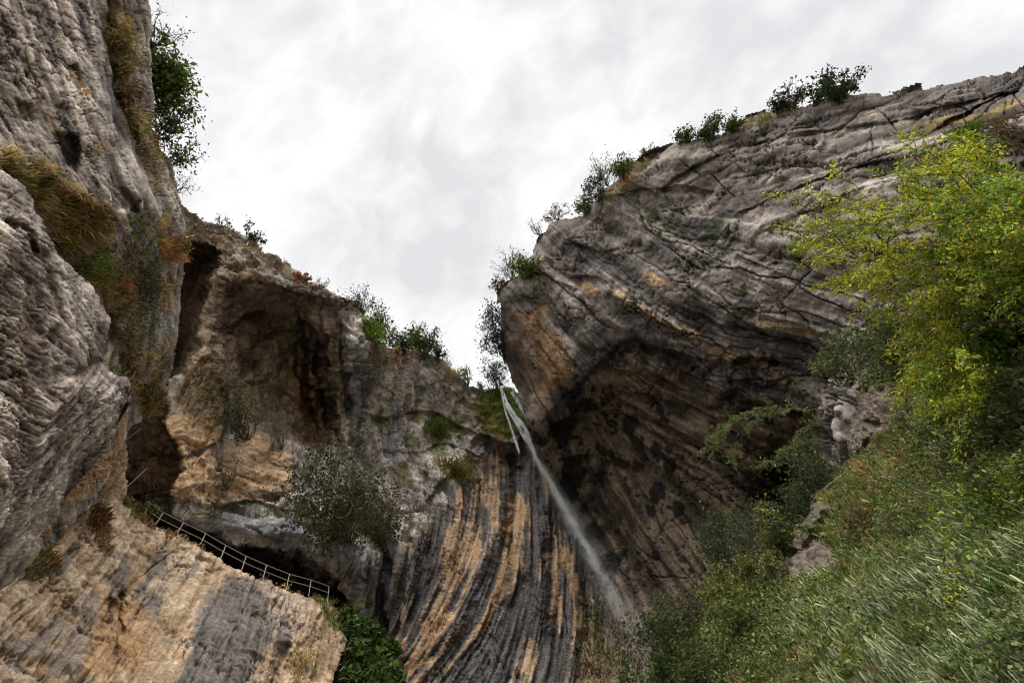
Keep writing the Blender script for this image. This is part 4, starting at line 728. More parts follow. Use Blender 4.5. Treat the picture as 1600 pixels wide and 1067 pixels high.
sky_list = [ # rock, root, tip, width, kind name, label, cat, palette, opts
 (cc,345,356,350,338,22,'low_shrub','tiny dark sprig left of the leafy shrub on the alcove cliff skyline','shrub',[DG,RED*.4],dict(leaf=3,n=120,limbs=5,twigs=4)),
 (cc,388,374,408,358,36,'leafy_shrub','small round leaved dark shrub on the skyline above the alcove','shrub',[DG,DG*1.5,MG*.7],dict(leaf=4.5,n=420,limbs=7,twigs=6,bare=.3)),
 (cc,462,438,468,420,34,'red_shrub','small red leaved shrub on the skyline above the alcove','shrub',[RED,RED*.6,ORG*.7],dict(leaf=4,n=380,limbs=7,twigs=6)),
 (cc,500,452,512,436,26,'low_shrub','faint bare twigs right of the red shrub','shrub',[BROWN,RED*.5],dict(leaf=2.5,n=90,limbs=7,twigs=5,stemw=.9)),
 (cc,566,490,556,446,52,'airy_tree','airy small leaved tree at the highest corner right of the alcove','tree',[DG,OLIVE*.5,BROWN*.7],dict(leaf=3.4,n=1100,limbs=12,twigs=9,clump=.12,bare=.25,stemw=1.4)),
 (cc,588,522,592,482,36,'leafy_shrub','dark leaved shrub just behind the bright green bush','shrub',[DG,DG*1.4,MG*.7],dict(leaf=4,n=900,limbs=9,twigs=7)),
 (cc,585,545,578,492,58,'bright_green_bush','bright green bush on the shoulder right of the alcove','shrub',[LG*.9,LG*.7,MG*1.2,YG*.5],dict(leaf=4.5,n=3000,limbs=11,twigs=9,clump=.17)),
 (cc,628,552,622,518,44,'dark_tree','dark round tree between the bright bush and the lighter crowned tree','tree',[DG,DG*1.4,MG*.6],dict(leaf=4,n=1500,limbs=10,twigs=8,clump=.17)),
 (cc,660,558,654,514,56,'broad_tree','broad green crowned tree on the skyline between alcove and waterfall','tree',[DG*1.2,MG*.9,LG*.5],dict(leaf=4.5,n=2300,limbs=12,twigs=8,clump=.17)),
 (cc,684,566,688,540,26,'leafy_shrub','narrow leafy shrub at the right foot of the broad green tree','shrub',[DG*1.2,MG*.8],dict(leaf=4,n=500,limbs=7,twigs=6)),
 (cc,733,600,722,574,34,'pale_shrub','light green airy shrub close to the left of the waterfall lip','shrub',[MG*1.2,LG*.7,OLIVE],dict(leaf=3.6,n=600,limbs=9,twigs=7,bare=.2)),
 (cc,750,606,752,596,26,'low_shrub','low twigs at the rim just left of the waterfall','shrub',[OLIVE,BROWN],dict(leaf=2.6,n=140,limbs=7,twigs=5)),
 (cc,775,608,768,560,44,'dark_tree','dark small leaved tree standing right above the waterfall lip','tree',[DG,DG*1.5,BLUEG*.35],dict(leaf=3.4,n=1700,limbs=12,twigs=8,clump=.13,bare=.15)),
 (76,792,560,768,480,54,'tall_dark_tree','tall dark tree hugging the left edge of the overhanging cliff','tree',[DG,DG*1.5,BLUEG*.3],dict(leaf=4.2,n=4200,limbs=16,twigs=9,clump=.09,bare=.15)),
 (rc,784,452,770,438,34,'leafy_shrub','small dark shrub poking left from the nose of the overhanging cliff','shrub',[DG,BROWN*.6],dict(leaf=3.6,n=420,limbs=8,twigs=6,bare=.2)),
 (rc,800,438,786,384,50,'bare_tree','bare grey tree above the nose of the overhanging cliff','tree',[BROWN,OLIVE*.7],dict(leaf=2.6,n=330,limbs=13,twigs=9,clump=.10,stemw=1.3)),
 (rc,826,436,818,402,56,'olive_bush','dense olive green bush sitting on the nose of the cliff','shrub',[OLIVE*.7,MG*.8,YG*.3,DG*1.3],dict(leaf=4,n=2300,limbs=11,twigs=8,clump=.18)),
 (rc,842,366,826,344,34,'bare_shrub','bare pale twigs on the cliff edge beside the grey haze of twigs','shrub',[BROWN*1.2],dict(leaf=2.4,n=140,limbs=10,twigs=7,stemw=1.0)),
 (rc,872,344,866,324,56,'twiggy_shrub','low wide greyish twiggy shrub on the stepped cliff edge','shrub',[OLIVE*.9,BROWN,DRY*.7],dict(leaf=2.8,n=620,limbs=13,twigs=8,stemw=1.0)),
 (rc,912,330,912,306,34,'green_shrub','green shrub in the notch under the dark shrubs of the cliff edge','shrub',[MG,LG*.6,OLIVE],dict(leaf=4,n=900,limbs=9,twigs=7,clump=.18)),
 (rc,936,318,922,280,44,'dark_shrub','dark round leaved shrub on the cliff edge left of the yellowing slope','shrub',[DG,DG*1.4],dict(leaf=4,n=1100,limbs=10,twigs=7,bare=.15)),
 (rc,950,290,934,246,46,'bare_tree','pale thin leaved tree rising behind the dark shrub on the cliff edge','tree',[OLIVE*.8,BROWN],dict(leaf=2.8,n=620,limbs=12,twigs=8,clump=.11,stemw=1.1)),
 (rc,975,278,968,240,46,'autumn_shrub','dark green and yellowing shrub high on the cliff edge','shrub',[DG*1.3,OLIVE,MG*.8,GOLD*.4],dict(leaf=4,n=1500,limbs=10,twigs=8,clump=.17)),
 (rc,1012,244,1006,230,30,'low_shrub','low brown tuft of twigs between the autumn shrub and the long shrub','shrub',[BROWN,OLIVE],dict(leaf=3,n=260,limbs=7,twigs=5)),
 (rc,1078,222,1064,204,36,'low_shrub','leftmost low shrub of the green row on the cliff top','shrub',[DG*1.3,OLIVE*.7],dict(leaf=4,n=700,limbs=9,twigs=6,clump=.2)),
 (rc,1108,218,1104,188,46,'green_shrub','middle dark green shrub of the green row on the cliff top','shrub',[DG*1.4,MG*.8,OLIVE*.6],dict(leaf=4,n=1500,limbs=10,twigs=7,clump=.18)),
 (rc,1145,206,1142,184,32,'green_shrub','right olive shrub of the green row on the cliff top','shrub',[OLIVE*.8,MG*.8],dict(leaf=4,n=800,limbs=9,twigs=6,clump=.2)),
 (rc,1216,178,1220,146,32,'dark_tree','small black looking tree at the left end of the highest clump','tree',[DG,DG*.8],dict(leaf=4,n=900,limbs=10,twigs=7,clump=.15)),
 (rc,1242,170,1240,126,32,'airy_tree','thin see through tree in the middle of the highest clump','tree',[DG,OLIVE*.5],dict(leaf=3.6,n=560,limbs=10,twigs=8,clump=.12,bare=.2)),
 (rc,1275,162,1272,128,34,'airy_tree','sparse brownish tree beside the broad one in the highest clump','tree',[DG,OLIVE*.4,BROWN*.6],dict(leaf=3.6,n=620,limbs=10,twigs=8,clump=.12,bare=.2)),
 (rc,1312,158,1320,112,76,'broad_tree','broad dark tree on top of the highest part of the cliff','tree',[DG,DG*.8,DG*1.3],dict(leaf=4,n=2200,limbs=16,twigs=8,clump=.11,bare=.15,stemw=2)),
 (rc,1408,144,1406,134,14,'low_shrub','single sprig on the bare cliff top near the right','shrub',[OLIVE],dict(leaf=3,n=60,limbs=4,twigs=3)),
]
for rk, x, y, tx, ty, wp, nm, lb, ct, cl, op in sky_list:
    op = dict(op); op.setdefault('stemw', 1.3); bush(rk, x, y, tx, ty, wp, nm, lb, ct, cl, group=SK, **op)
# ================================================================== SHRUBS ON THE ROCK FACES
FG = 'shrubs growing out of the rock faces'
face_list = [
 (cc,545,850,518,700,112,'tangled_shrub','big tangled grey green shrub with pale stems below the alcove','shrub',[GG*.5,OLIVE*.75,MG*.7,OLIVE*.45,BROWN*.8],dict(leaf=4.6,n=12500,limbs=24,twigs=9,clump=.07,bare=.3,stemw=2.0,dd=-3,bark='p')),
 (cc,600,846,592,756,96,'tangled_shrub','brownish right half of the thicket beside the big tangled shrub','shrub',[GG*.5,BROWN*1.0,OLIVE*.55],dict(leaf=4.2,n=6500,bare=.2,limbs=20,twigs=10,clump=.11,stemw=1.5,dd=-3,bark='p')),
 (cc,385,690,372,600,60,'hanging_shrub','dark green shrub on the ochre tongue at the mouth of the alcove','shrub',[MG*.6,DG*1.5,OLIVE*.6],dict(leaf=3.6,n=1500,limbs=12,twigs=8,dd=-2)),
 (cc,440,700,418,640,60,'twiggy_shrub','thin brown twigs on the floor of the alcove','shrub',[BROWN,OLIVE*.6],dict(leaf=2.8,n=420,limbs=14,twigs=8,stemw=1.1,dd=-2,bark='p')),
 (cc,352,765,350,728,40,'twiggy_shrub','small sparse plant in the dark grey streak of the ochre tongue','shrub',[OLIVE*.6,MG*.6],dict(leaf=3,n=300,limbs=9,twigs=7,stemw=1,dd=-1.5)),
 (cc,685,680,692,650,34,'green_shrub','small green shrub on the grey face left of the moss slope','shrub',[MG,OLIVE,LG*.5],dict(leaf=3.4,n=800,limbs=9,twigs=7,clump=.18,dd=-1)),
 (cc,722,748,712,716,54,'autumn_shrub','yellow green shrub above the striped drip curtains','shrub',[OLIVE,MG*.8,STRAW*.8,GOLD*.5],dict(leaf=3.4,n=1300,limbs=10,twigs=7,clump=.18,dd=-1.5)),
 (cc,665,745,655,728,22,'autumn_shrub','tiny orange yellow tuft left of the yellow green shrub','shrub',[GOLD*.8,ORG*.7,OLIVE],dict(leaf=3,n=260,limbs=6,twigs=4,clump=.2,dd=-1)),
 (cc,636,805,716,796,40,'twiggy_shrub','thin horizontal branch reaching across the top of the drip curtains','shrub',[OLIVE*.8,GG*.6],dict(leaf=3,n=200,limbs=6,twigs=6,clump=.08,stemw=1.2,dd=-2,bark='p')),
 (sb,235,815,222,782,44,'twiggy_shrub','small bright twigged plant where the handrail starts','shrub',[GG*.8,OLIVE],dict(leaf=3.2,n=260,limbs=11,twigs=7,stemw=1,dd=-1)),
 (nl,262,395,262,350,30,'rusty_shrub','rusty tuft on the rib left of the dark recess','shrub',[ORG*.8,RUST,DRY],dict(leaf=4,n=500,limbs=8,twigs=6,clump=.16,dd=-1)),
 (nl,225,470,222,400,70,'twiggy_shrub','grey twiggy shrub spread over the near left wall','shrub',[GG*.5,BROWN*.8,SAGE*.5],dict(leaf=3.4,n=1100,limbs=18,twigs=9,stemw=1.2,dd=-1.2)),
 (nl,275,395,290,372,26,'rusty_shrub','small plant jutting over the dark recess at the rib edge','shrub',[LG*.6,ORG*.6],dict(leaf=4,n=160,limbs=6,twigs=5,dd=-.5)),
 (nl,192,70,190,104,46,'grass_cushion','straw coloured cushion with a dark hollow in the gully','tuft',[STRAW,OLIVE*1.1,DRY],dict(leaf=7,asp=.12,n=1500,limbs=12,twigs=8,clump=.2,dd=-.6)),
 (nl,238,600,222,640,40,'grass_cushion','hanging straw tuft above the pale boulder tip','tuft',[STRAW,DRY,OLIVE],dict(leaf=8,asp=.12,n=1300,limbs=10,twigs=7,clump=.2,dd=-.6)),
 (nl,232,625,225,655,36,'rusty_shrub','brown leaved tuft hanging into the mouth of the dark slot','shrub',[ORG*.5,OLIVE*.8,BROWN],dict(leaf=4,n=600,limbs=9,twigs=6,clump=.18,dd=-.6)),
]
for rk, x, y, tx, ty, wp, nm, lb, ct, cl, op in face_list:
    op = dict(op)
    if op.pop('bark', None): op['bark'] = M_PALEBARK
    bush(rk, x, y, tx, ty, wp, nm, lb, ct, cl, group=FG, **op)
def feather(lines, d, label, n, base, leaf=.16, sg=.10):
    """drooping twigs with narrow leaves: lines of pixels from the branch base to its tips"""
    e = empty('drooping_branch', ppt(*base, d)); tag(e, label, 'branch', FG); b0 = np.array(e.location); tb = Tubes(); P, C, D = [], [], []
    for ln in lines:
        q = smoothline(ln, 5); p = ppt(q[:, 0], q[:, 1], np.linspace(d, d - 1.5, len(q))); tb.add(p, .022, .006, 4)
        for k in range(26):
            i = rng.integers(2, len(p) - 1); u_ = unit(p[i] - p[i-2]); p1 = p[i] + unit(u_ + rng.normal(size=3) * .5 + np.array([0, 0, -.35])) * rng.uniform(.4, 1.1); pp = wig(p[i], p1, 4, .06); tb.add(pp, .007, .003, 3)
            t = rng.random(n)[:, None]; P.append(p[i] + (p1 - p[i]) * t + rng.normal(size=(n, 3)) * sg * .7); C.append(pal(n, [GG * 1.3, SAGE * 1.1, LG * .8, OLIVE], None, .25)); D.append(np.repeat(unit(p1 - p[i])[None], n, 0))
    V, f, c_ = leaves_geo(np.concatenate(P), leaf, np.concatenate(C), .3, .6, np.concatenate(D)); link_mesh('foliage', V - b0, [f], M_LEAF, c_, e); tb.build('stem', M_BARK, e, b0)
feather([[(1290,640),(1220,640),(1150,660),(1090,710)], [(1230,640),(1180,655),(1150,700),(1146,725)], [(1250,638),(1190,640),(1130,670),(1110,715)], [(1200,640),(1150,650),(1110,690)]], 33, 'upper drooping feathery branch in front of the cave', 22, (1290, 640))
feather([[(1300,690),(1260,690),(1215,715),(1175,750)], [(1290,700),(1240,695),(1190,730)], [(1265,745),(1245,755),(1238,775)], [(1300,660),(1265,665),(1240,690),(1228,715)], [(1295,720),(1270,720),(1250,735)]], 31, 'lower drooping feathery branch before the dark hole of the cave', 20, (1300, 690))
# ivy on the corner below the slab
tb = Tubes(); iv = empty('ivy', sb.on(535, 1000)); tag(iv, 'glossy dark green ivy mass between the ochre slab and the drip curtains', 'ivy'); b0 = np.array(iv.location)
P = []; C = []
for x, y, r_, n_ in [(545,960,16,900),(555,985,24,1500),(575,1000,28,1800),(560,1030,30,2000),(590,1040,28,1700),(600,1070,36,2000),(545,1070,30,1500),(525,1020,14,600),(610,1015,16,700)]:
    d = 33.5 - (y - 950) * .03 - (x - 550) * .01; c0 = ppt(x, y, d); m = px_m(c0); v = unit(rng.normal(size=(n_, 3))) * (rng.uniform(.35, 1.15, (n_, 1)) * r_ * m); v *= .75; P.append(c0 + v); C.append(pal(n_, [DG * 1.6, MG, LG * .5, DG * 1.2], [3, 3, 2, 2], .25)); tb.add(wig(sb.on(530, min(y + 20, 1100)), c0, 6, .1), .05, .02)
V, f, c_ = leaves_geo(np.concatenate(P), 6.5 * .042, np.concatenate(C), .75, .5); link_mesh('foliage', V - b0, [f], M_LEAF, c_, iv); tb.build('stem', M_BARK, iv, b0)
# ================================================================== SLOPE SHRUBS
SG = 'shrubs on the slope at the right'
slope_list = [
 (1250,830,1205,850,90,'pale_shrub','pale leaved shrub at the crest of the slope below the bare strip of rock','shrub',[SAGE*.8,GG,YG*.5,GG*.7],dict(leaf=5,n=2600,clump=.2)),
 (1200,905,1160,880,100,'yellowing_shrub','yellowing shrub on the slope crest against the dark cave wall','shrub',[YG*.45,GG,SAGE*.8,OLIVE],dict(leaf=5,n=2800,clump=.2)),
 (1145,945,1110,905,90,'yellowing_shrub','second yellow green shrub down the slope crest','shrub',[YG*.4,GG*.8,OLIVE],dict(leaf=4.6,n=2400,clump=.2)),
 (1085,985,1060,930,90,'grey_green_bush','grey green bush low on the slope crest','shrub',[SAGE*.6,GG*.7,BROWN*1.1],dict(leaf=4.4,n=2400,clump=.2)),
 (1060,1030,1030,960,80,'dark_bush','dark dense bush at the foot of the crest beside the falling water','shrub',[DG*1.3,MG*.7,GG*.6],dict(leaf=4.6,n=3000,clump=.19)),
 (1110,1067,1090,1000,100,'dark_bush','dark bush right of the one beside the falling water','shrub',[MG*.7,GG*.8,OLIVE*.7],dict(leaf=4.8,n=2800,clump=.2)),
 (1030,1110,1010,1040,80,'dark_bush','darkest bush at the bottom edge under the falling water','shrub',[DG*1.3,MG*.6],dict(leaf=4.8,n=2400,clump=.2)),
 (1180,1000,1170,950,100,'green_bush','mid green bush in the middle of the lower slope','shrub',[GG,MG,OLIVE],dict(leaf=5,n=2600,clump=.2)),
 (1350,830,1330,800,50,'dry_bush','dry brown bush above the lilac grey rock on the slope','shrub',[BROWN*1.2,OLIVE,DRY*.7],dict(leaf=4,n=1300,clump=.2)),
 (1420,570,1350,495,130,'grey_green_bush','large grey green bush with thin arching branches above the pale outcrop','shrub',[GG*.9,SAGE*.7,OLIVE*.8,MG],dict(leaf=5,n=4200,limbs=20,clump=.11)),
 (1330,600,1290,545,70,'grey_green_bush','drooping grey green bush at the right end of the cave roof','shrub',[GG*.8,SAGE*.8,OLIVE*.8],dict(leaf=4.6,n=1500,limbs=12,clump=.11)),
 (1500,590,1460,510,110,'green_bush','mixed green bush between the golden tree and the slope grass','shrub',[MG,GG,LG*.5,OLIVE],dict(leaf=5.5,n=3200,limbs=14,clump=.16)),
 (1545,640,1500,570,120,'vivid_bush','fresh green bush below the golden tree crown and left of the vivid one','shrub',[LG,MG,LG*.6,YG*.4],dict(leaf=6,n=4200,limbs=16,clump=.15)),
 (1430,560,1410,500,80,'green_bush','olive and green bush filling the gap under the golden tree','shrub',[LG*.9,MG*1.2,OLIVE],dict(leaf=5,n=2400,limbs=14,clump=.15)),
 (1610,520,1570,440,110,'leafy_bush','shaded leafy bush behind the golden tree at the right edge','shrub',[MG,LG*.7,OLIVE*.7],dict(leaf=6.5,n=3200,limbs=14,clump=.17)),
 (1590,560,1540,490,120,'vivid_bush','vivid green bush under the overhanging brown bank','shrub',[LG*.7,MG,LG*.5],dict(leaf=7,n=3000,limbs=14,clump=.18)),
 (1610,640,1560,590,130,'leafy_bush','pale leaved bush at the right edge below the vivid green one','shrub',[SAGE,GG,MG],dict(leaf=7,n=2400,limbs=14,clump=.18)),
 (1600,800,1560,745,110,'vivid_bush','bright yellow green bush at the right edge above the reeds','shrub',[LG*.55,YG*.3,MG,GG],dict(leaf=6.5,n=1900,limbs=12,clump=.2)),
 (1540,930,1524,870,60,'yellow_flowers','yellow flowering herb among the reeds','flowers',[YG*.8,YG*1.0,MG],dict(leaf=5,n=420,limbs=12,clump=.14)),
 (1505,960,1500,922,50,'yellow_flowers','smaller yellow flower patch left of the larger one in the reeds','flowers',[YG*.8,YG,MG],dict(leaf=5,n=260,limbs=10,clump=.14)),
 (1360,1067,1355,1030,70,'moss_cushion','bright moss green cushion at the bottom edge of the slope','plant',[LG*.5,YG*.4,MG],dict(leaf=6,n=2200,limbs=12,clump=.2)),
 (1610,1060,1590,1000,90,'leafy_bush','leafy herb in the very bottom right corner','plant',[GG,SAGE,LG*.5],dict(leaf=7,n=1600,limbs=12,clump=.2)),
 (1470,700,1455,670,70,'green_bush','low green bush right of the pale outcrop','shrub',[GG,OLIVE,MG],dict(leaf=5,n=1500,clump=.2)),
 (1530,740,1520,700,80,'dry_bush','dull olive bush beside the small grey rock at the right','shrub',[OLIVE,GG,BROWN],dict(leaf=5.5,n=1700,clump=.2)),
]
for x, y, tx, ty, wp, nm, lb, ct, cl, op in slope_list:
    op = dict(op); op.setdefault('limbs', 12); bush(sl_, x, y, tx, ty, wp, nm, lb, ct, cl, group=SG, dd=-.5, **op)
for x, y, tx, ty, wp, lb, d_ in [(1130,900,1110,810,80,'dark leafy sapling left of the black hole of the cave',36),(1200,880,1190,790,90,'tall dark sapling right in front of the black hole of the cave',31),(1250,830,1240,770,60,'short dark sapling at the right end of the black hole',28),(1290,800,1265,700,70,'sapling with loose leaves hanging over the right rim of the cave',28)]:
    bush(d_, x, y, tx, ty, wp, 'dark_sapling', lb, 'tree', [GG * .6, DG * 1.8, SAGE * .4, MG * .6], group='saplings in front of the cave', leaf=4.2, n=2000, limbs=13, twigs=9, clump=.13)
for k_, (x, y, tx, ty, lb) in enumerate([(1490,790,1380,745,'long pale bare stem crossing the straw grass of the slope'),(1530,770,1452,670,'thin dark bare stem rising from the slope beside the small grey rock'),(1330,740,1255,835,'pale bare root hanging along the crest of the slope'),(1600,700,1480,640,'curved bare branch at the right edge below the vivid bush'),(1420,980,1340,930,'short bare stem standing in the lower slope grass')]):
    t_ = Tubes(); a = sl_.on(x, y, .15); m = px_m(a); b_ = ppt(tx, ty, np.linalg.norm(a - CAM) * 1.02); p = wig(a, b_, 12, .07, .08); t_.add(p, 1.5 * m, .5 * m, 5)
    for q in range(5):
        i = rng.integers(3, 11); t_.add(wig(p[i], p[i] + unit(p[-1] - p[0] + rng.normal(size=3) * np.linalg.norm(p[-1] - p[0]) * .5) * m * rng.uniform(15, 40), 6, .1), .6 * m, .2 * m, 4)
    o = t_.build('bare_branch', M_PALEBARK if k_ % 2 == 0 else M_BARK); tag(o, lb, 'branch', 'bare branches on the slope')
# ================================================================== THE GOLDEN TREE
gt = empty('golden_tree', ppt(1690, 520, 10.5)); tag(gt, 'golden green autumn tree leaning in from the upper right', 'tree'); b0 = np.array(gt.location); tb = Tubes(); P, D, C = [], [], []
sprays = []  # x, y of tip, distance, palette
def limb(pts, r0, r1):
    q = np.array([ppt(x, y, d) for x, y, d in pts]); t = np.linspace(0, 1, len(q)); tt = np.linspace(0, 1, 22); q = np.stack([np.interp(tt, t, q[:, i]) for i in range(3)], 1)
    q += np.stack([np.convolve(np.pad(rng.normal(size=22), 2, 'edge'), np.ones(5) / 5, 'valid') for _ in range(3)], 1) * .06; tb.add(q, r0, r1, 6); return q
mains = [limb([(1690,520,10.5),(1600,490,10.8),(1500,455,11),(1445,375,11.6)], .07, .02), limb([(1600,480,10.8),(1500,400,11),(1420,390,11.4),(1385,400,12)], .04, .012), limb([(1690,520,10.5),(1580,500,10.4),(1490,520,10.8),(1420,560,11)], .05, .012),
 limb([(1690,470,10.5),(1620,360,11),(1540,300,11.5),(1490,240,12)], .06, .012), limb([(1690,420,10.2),(1620,400,10.4),(1520,400,11),(1440,420,11.4),(1370,445,12)], .05, .01), limb([(1560,500,10.6),(1480,560,10.5),(1430,600,10.6),(1410,640,10.6)], .035, .008), limb([(1640,470,10.4),(1560,360,11),(1470,310,11.6),(1400,300,12)], .04, .01)]
def spray(x, y, d, sx, sy, ln, n, pw):
    """a fan twig with leaves in two ranks, from (x, y) pixels pointing along (sx, sy)"""
    tone = rng.choice([.75, 1.0, 1.2, 1.4]); pw = np.array(pw) * rng.uniform(.2, 2.0, 5) + .02; k0 = len(C)
    a = ppt(x, y, d); l = math.hypot(sx, sy); b = ppt(x + sx / l * ln, y + sy / l * ln, d + rng.uniform(-.5, .5)); p = wig(a, b, 8, .06, .04); tb.add(p, .009, .003, 3)
    u_ = unit(b - a)
    for k in range(4):
        i0 = rng.integers(1, 7); q0 = p[i0]; q1 = q0 + unit(u_ + rng.normal(size=3) * .55) * np.linalg.norm(b - a) * rng.uniform(.25, .5); pp = wig(q0, q1, 5, .08, .03); tb.add(pp, .005, .002, 3)
        t = rng.random(n); P.append(pp[0] + (pp[-1] - pp[0]) * t[:, None] + rng.normal(size=(n, 3)) * .035); C.append(pal(n, [YG, GOLD, LG * .9, OLIVE * 1.3, LG], pw, .22)); D.append(np.repeat(unit(q1 - q0)[None], n, 0))
    t = rng.random(n * 2); P.append(a + (b - a) * t[:, None] + rng.normal(size=(n * 2, 3)) * .04); C.append(pal(n * 2, [YG, GOLD, LG * .9, OLIVE * 1.3, LG], pw, .22)); D.append(np.repeat(u_[None], n * 2, 0))
    for k in range(k0, len(C)): C[k] = C[k] * tone
zones = [([(1380,300),(1480,230),(1540,215),(1600,230),(1600,300),(1500,310),(1400,350)], 50, 11.6, (-1,-.25), [5,2,3,1,1]), ([(1350,340),(1500,300),(1600,300),(1600,420),(1480,430),(1380,410)], 80, 11.2, (-1,.15), [5,2,2,1,2]),
 ([(1470,330),(1600,280),(1600,440),(1500,430)], 50, 10.8, (-1,.0), [2,1,3,0,6]), ([(1340,390),(1460,400),(1480,450),(1380,470),(1310,440)], 40, 11.2, (-1,.35), [6,2,2,1,0]), ([(1260,330),(1330,290),(1390,310),(1390,400),(1300,390)], 24, 12.2, (-1,-.1), [4,1,3,2,0]),
 ([(1250,350),(1310,330),(1310,390),(1255,390)], 10, 12.3, (-1,.35), [4,1,3,2,0]), ([(1400,440),(1500,440),(1530,520),(1430,540)], 46, 10.9, (-1,.5), [4,2,2,3,1]), ([(1430,520),(1500,520),(1470,590),(1420,600)], 26, 10.6, (-.7,.8), [5,1,3,1,1]), ([(1480,540),(1540,520),(1540,600),(1480,610)], 22, 10.4, (-.4,1), [4,1,3,1,2]), ([(1520,380),(1600,380),(1600,440),(1540,440)], 30, 10.3, (-1,.1), [3,2,2,2,3]), ([(1560,290),(1650,260),(1660,520),(1560,440)], 60, 10.2, (-1,.1), [4,1,3,1,4]), ([(1460,560),(1540,540),(1560,620),(1490,640)], 16, 10.2, (-.6,.8), [5,1,3,1,2])]
for pg, n_, d_, (sx, sy), pw in zones:
    for x, y in poly_points(pg, n_):
        sh = .9 + .0 * x; a_ = rng.normal(0, .35); cx_, sy_ = sx * math.cos(a_) - sy * math.sin(a_), sx * math.sin(a_) + sy * math.cos(a_); spray(x + 12, y, d_ + rng.uniform(-.9, .9), cx_, sy_, rng.uniform(26, 80), 22, pw)
V, f, c_ = leaves_geo(np.concatenate(P), .056, np.concatenate(C), .5, .7, np.concatenate(D)); link_mesh('crown', V - b0, [f], M_BRIGHT, c_, gt); tb.build('trunk', M_BARK, gt, b0)
# small twin beside it with bare dark branches
tb = Tubes(); st_ = empty('bare_branched_sapling', ppt(1400, 440, 12.8)); tag(st_, 'dark bare branched sapling at the left tip of the golden tree', 'tree'); b0 = np.array(st_.location)
for pts in ([(1400,440),(1385,412),(1350,408),(1310,395),(1272,385)], [(1385,412),(1352,385),(1325,370),(1290,372)], [(1390,415),(1385,385),(1392,360),(1380,335)], [(1365,408),(1340,400),(1320,385),(1300,360)], [(1385,385),(1365,360),(1350,345)]):
    q = smoothline(pts, 5); p = ppt(q[:, 0], q[:, 1], np.linspace(12.8, 12.5, len(q))); tb.add(p, .035, .010, 5)
tb.build('trunk', M_BARK, st_, b0); P = []
for x, y, n_, r_ in [(1280,380,90,12),(1300,360,120,14),(1290,330,110,16),(1330,320,160,16),(1360,320,120,14),(1310,400,70,12),(1270,350,80,14),(1380,340,70,14),(1260,400,50,10),(1305,430,40,10)]: P.append(ppt(x, y, 12.6) + rng.normal(size=(n_, 3)) * r_ * .016)
P = np.concatenate(P); V, f, c_ = leaves_geo(P, .06, pal(len(P), [YG * .8, LG * .9, OLIVE, GOLD * .7], None, .2)); link_mesh('crown', V - b0, [f], M_BRIGHT, c_, st_)
# ================================================================== HANDRAIL
hr = empty('handrail', sb.on(345, 880)); tag(hr, 'thin galvanised steel handrail along the path cut into the cliff', 'handrail'); b0 = np.array(hr.location)
base = [(222,806),(243,820),(276,836),(312,853),(345,872),(378,889),(411,903),(448,917),(483,926),(512,936)]
hd = np.linspace(31.5, 34.5, len(base)); B_ = [ppt(x, y, d) for (x, y), d in zip(base, hd)]; UPV = np.array([0, 0, .98])
for p in B_:
    t_ = Tubes(); t_.add(np.array([p - UPV * .25, p, p + UPV * .5, p + UPV]), .020, .020, 6); t_.build('post', M_STEEL, hr, b0)
for h in (.99, .50):
    t_ = Tubes(); t_.add(np.array([p + UPV * h for p in B_]), .015, .015, 6); t_.build('rail', M_STEEL, hr, b0)
for a, b, lb in (((197,687),(222,668),'upper thin steel rod slanting across the dark slot'), ((197,762),(230,731),'lower thin steel rod slanting across the dark slot'), ((286,372),(304,368),'short pale rod sticking out beside the rusty tuft')):
    t_ = Tubes(); p, q = ppt(*a, 31.0), ppt(*b, 31.8); t_.add(np.array([p - (q - p) * .15, p, q]), .022, .022, 6); o = t_.build('steel_rod', M_STEEL); tag(o, lb, 'rod', 'steel rods')
# ================================================================== WATERFALL
M_WATER = bpy.data.materials.new('falling_water'); M_WATER.use_nodes = True; nt = M_WATER.node_tree; b = nt.nodes['Principled BSDF']; b.inputs['Base Color'].default_value = (.95, .96, .97, 1); b.inputs['Roughness'].default_value = .35
nz = N(nt, 'ShaderNodeTexNoise'); nz.inputs['Scale'].default_value = 3; cr = N(nt, 'ShaderNodeValToRGB'); cr.color_ramp.elements[0].color = (.80, .82, .85, 1); cr.color_ramp.elements[1].color = (.97, .975, .98, 1); tcw = N(nt, 'ShaderNodeTexCoord'); nt.links.new(tcw.outputs['Object'], nz.inputs[0]); nt.links.new(nz.outputs[0], cr.inputs[0]); nt.links.new(cr.outputs[0], b.inputs['Base Color'])
tw = N(nt, 'ShaderNodeBsdfTranslucent'); tw.inputs[0].default_value = (.8, .83, .86, 1); ms = N(nt, 'ShaderNodeMixShader'); ms.inputs[0].default_value = .35; nt.links.new(b.outputs[0], ms.inputs[1]); nt.links.new(tw.outputs[0], ms.inputs[2]); nt.links.new(ms.outputs[0], nt.nodes['Material Output'].inputs[0])
wf = empty('waterfall', ppt(790, 607, 88)); tag(wf, 'thin white waterfall dropping from the notch and breaking into spray', 'waterfall', None, 'structure'); b0 = np.array(wf.location)
lip = ppt(800, 640, 84.0); foot_dir = np.array([0, 0, -1.0])
path_px = [(783,606,90),(789,624,86),(798,642,82.5),(812,664,80),(826,690,78)]
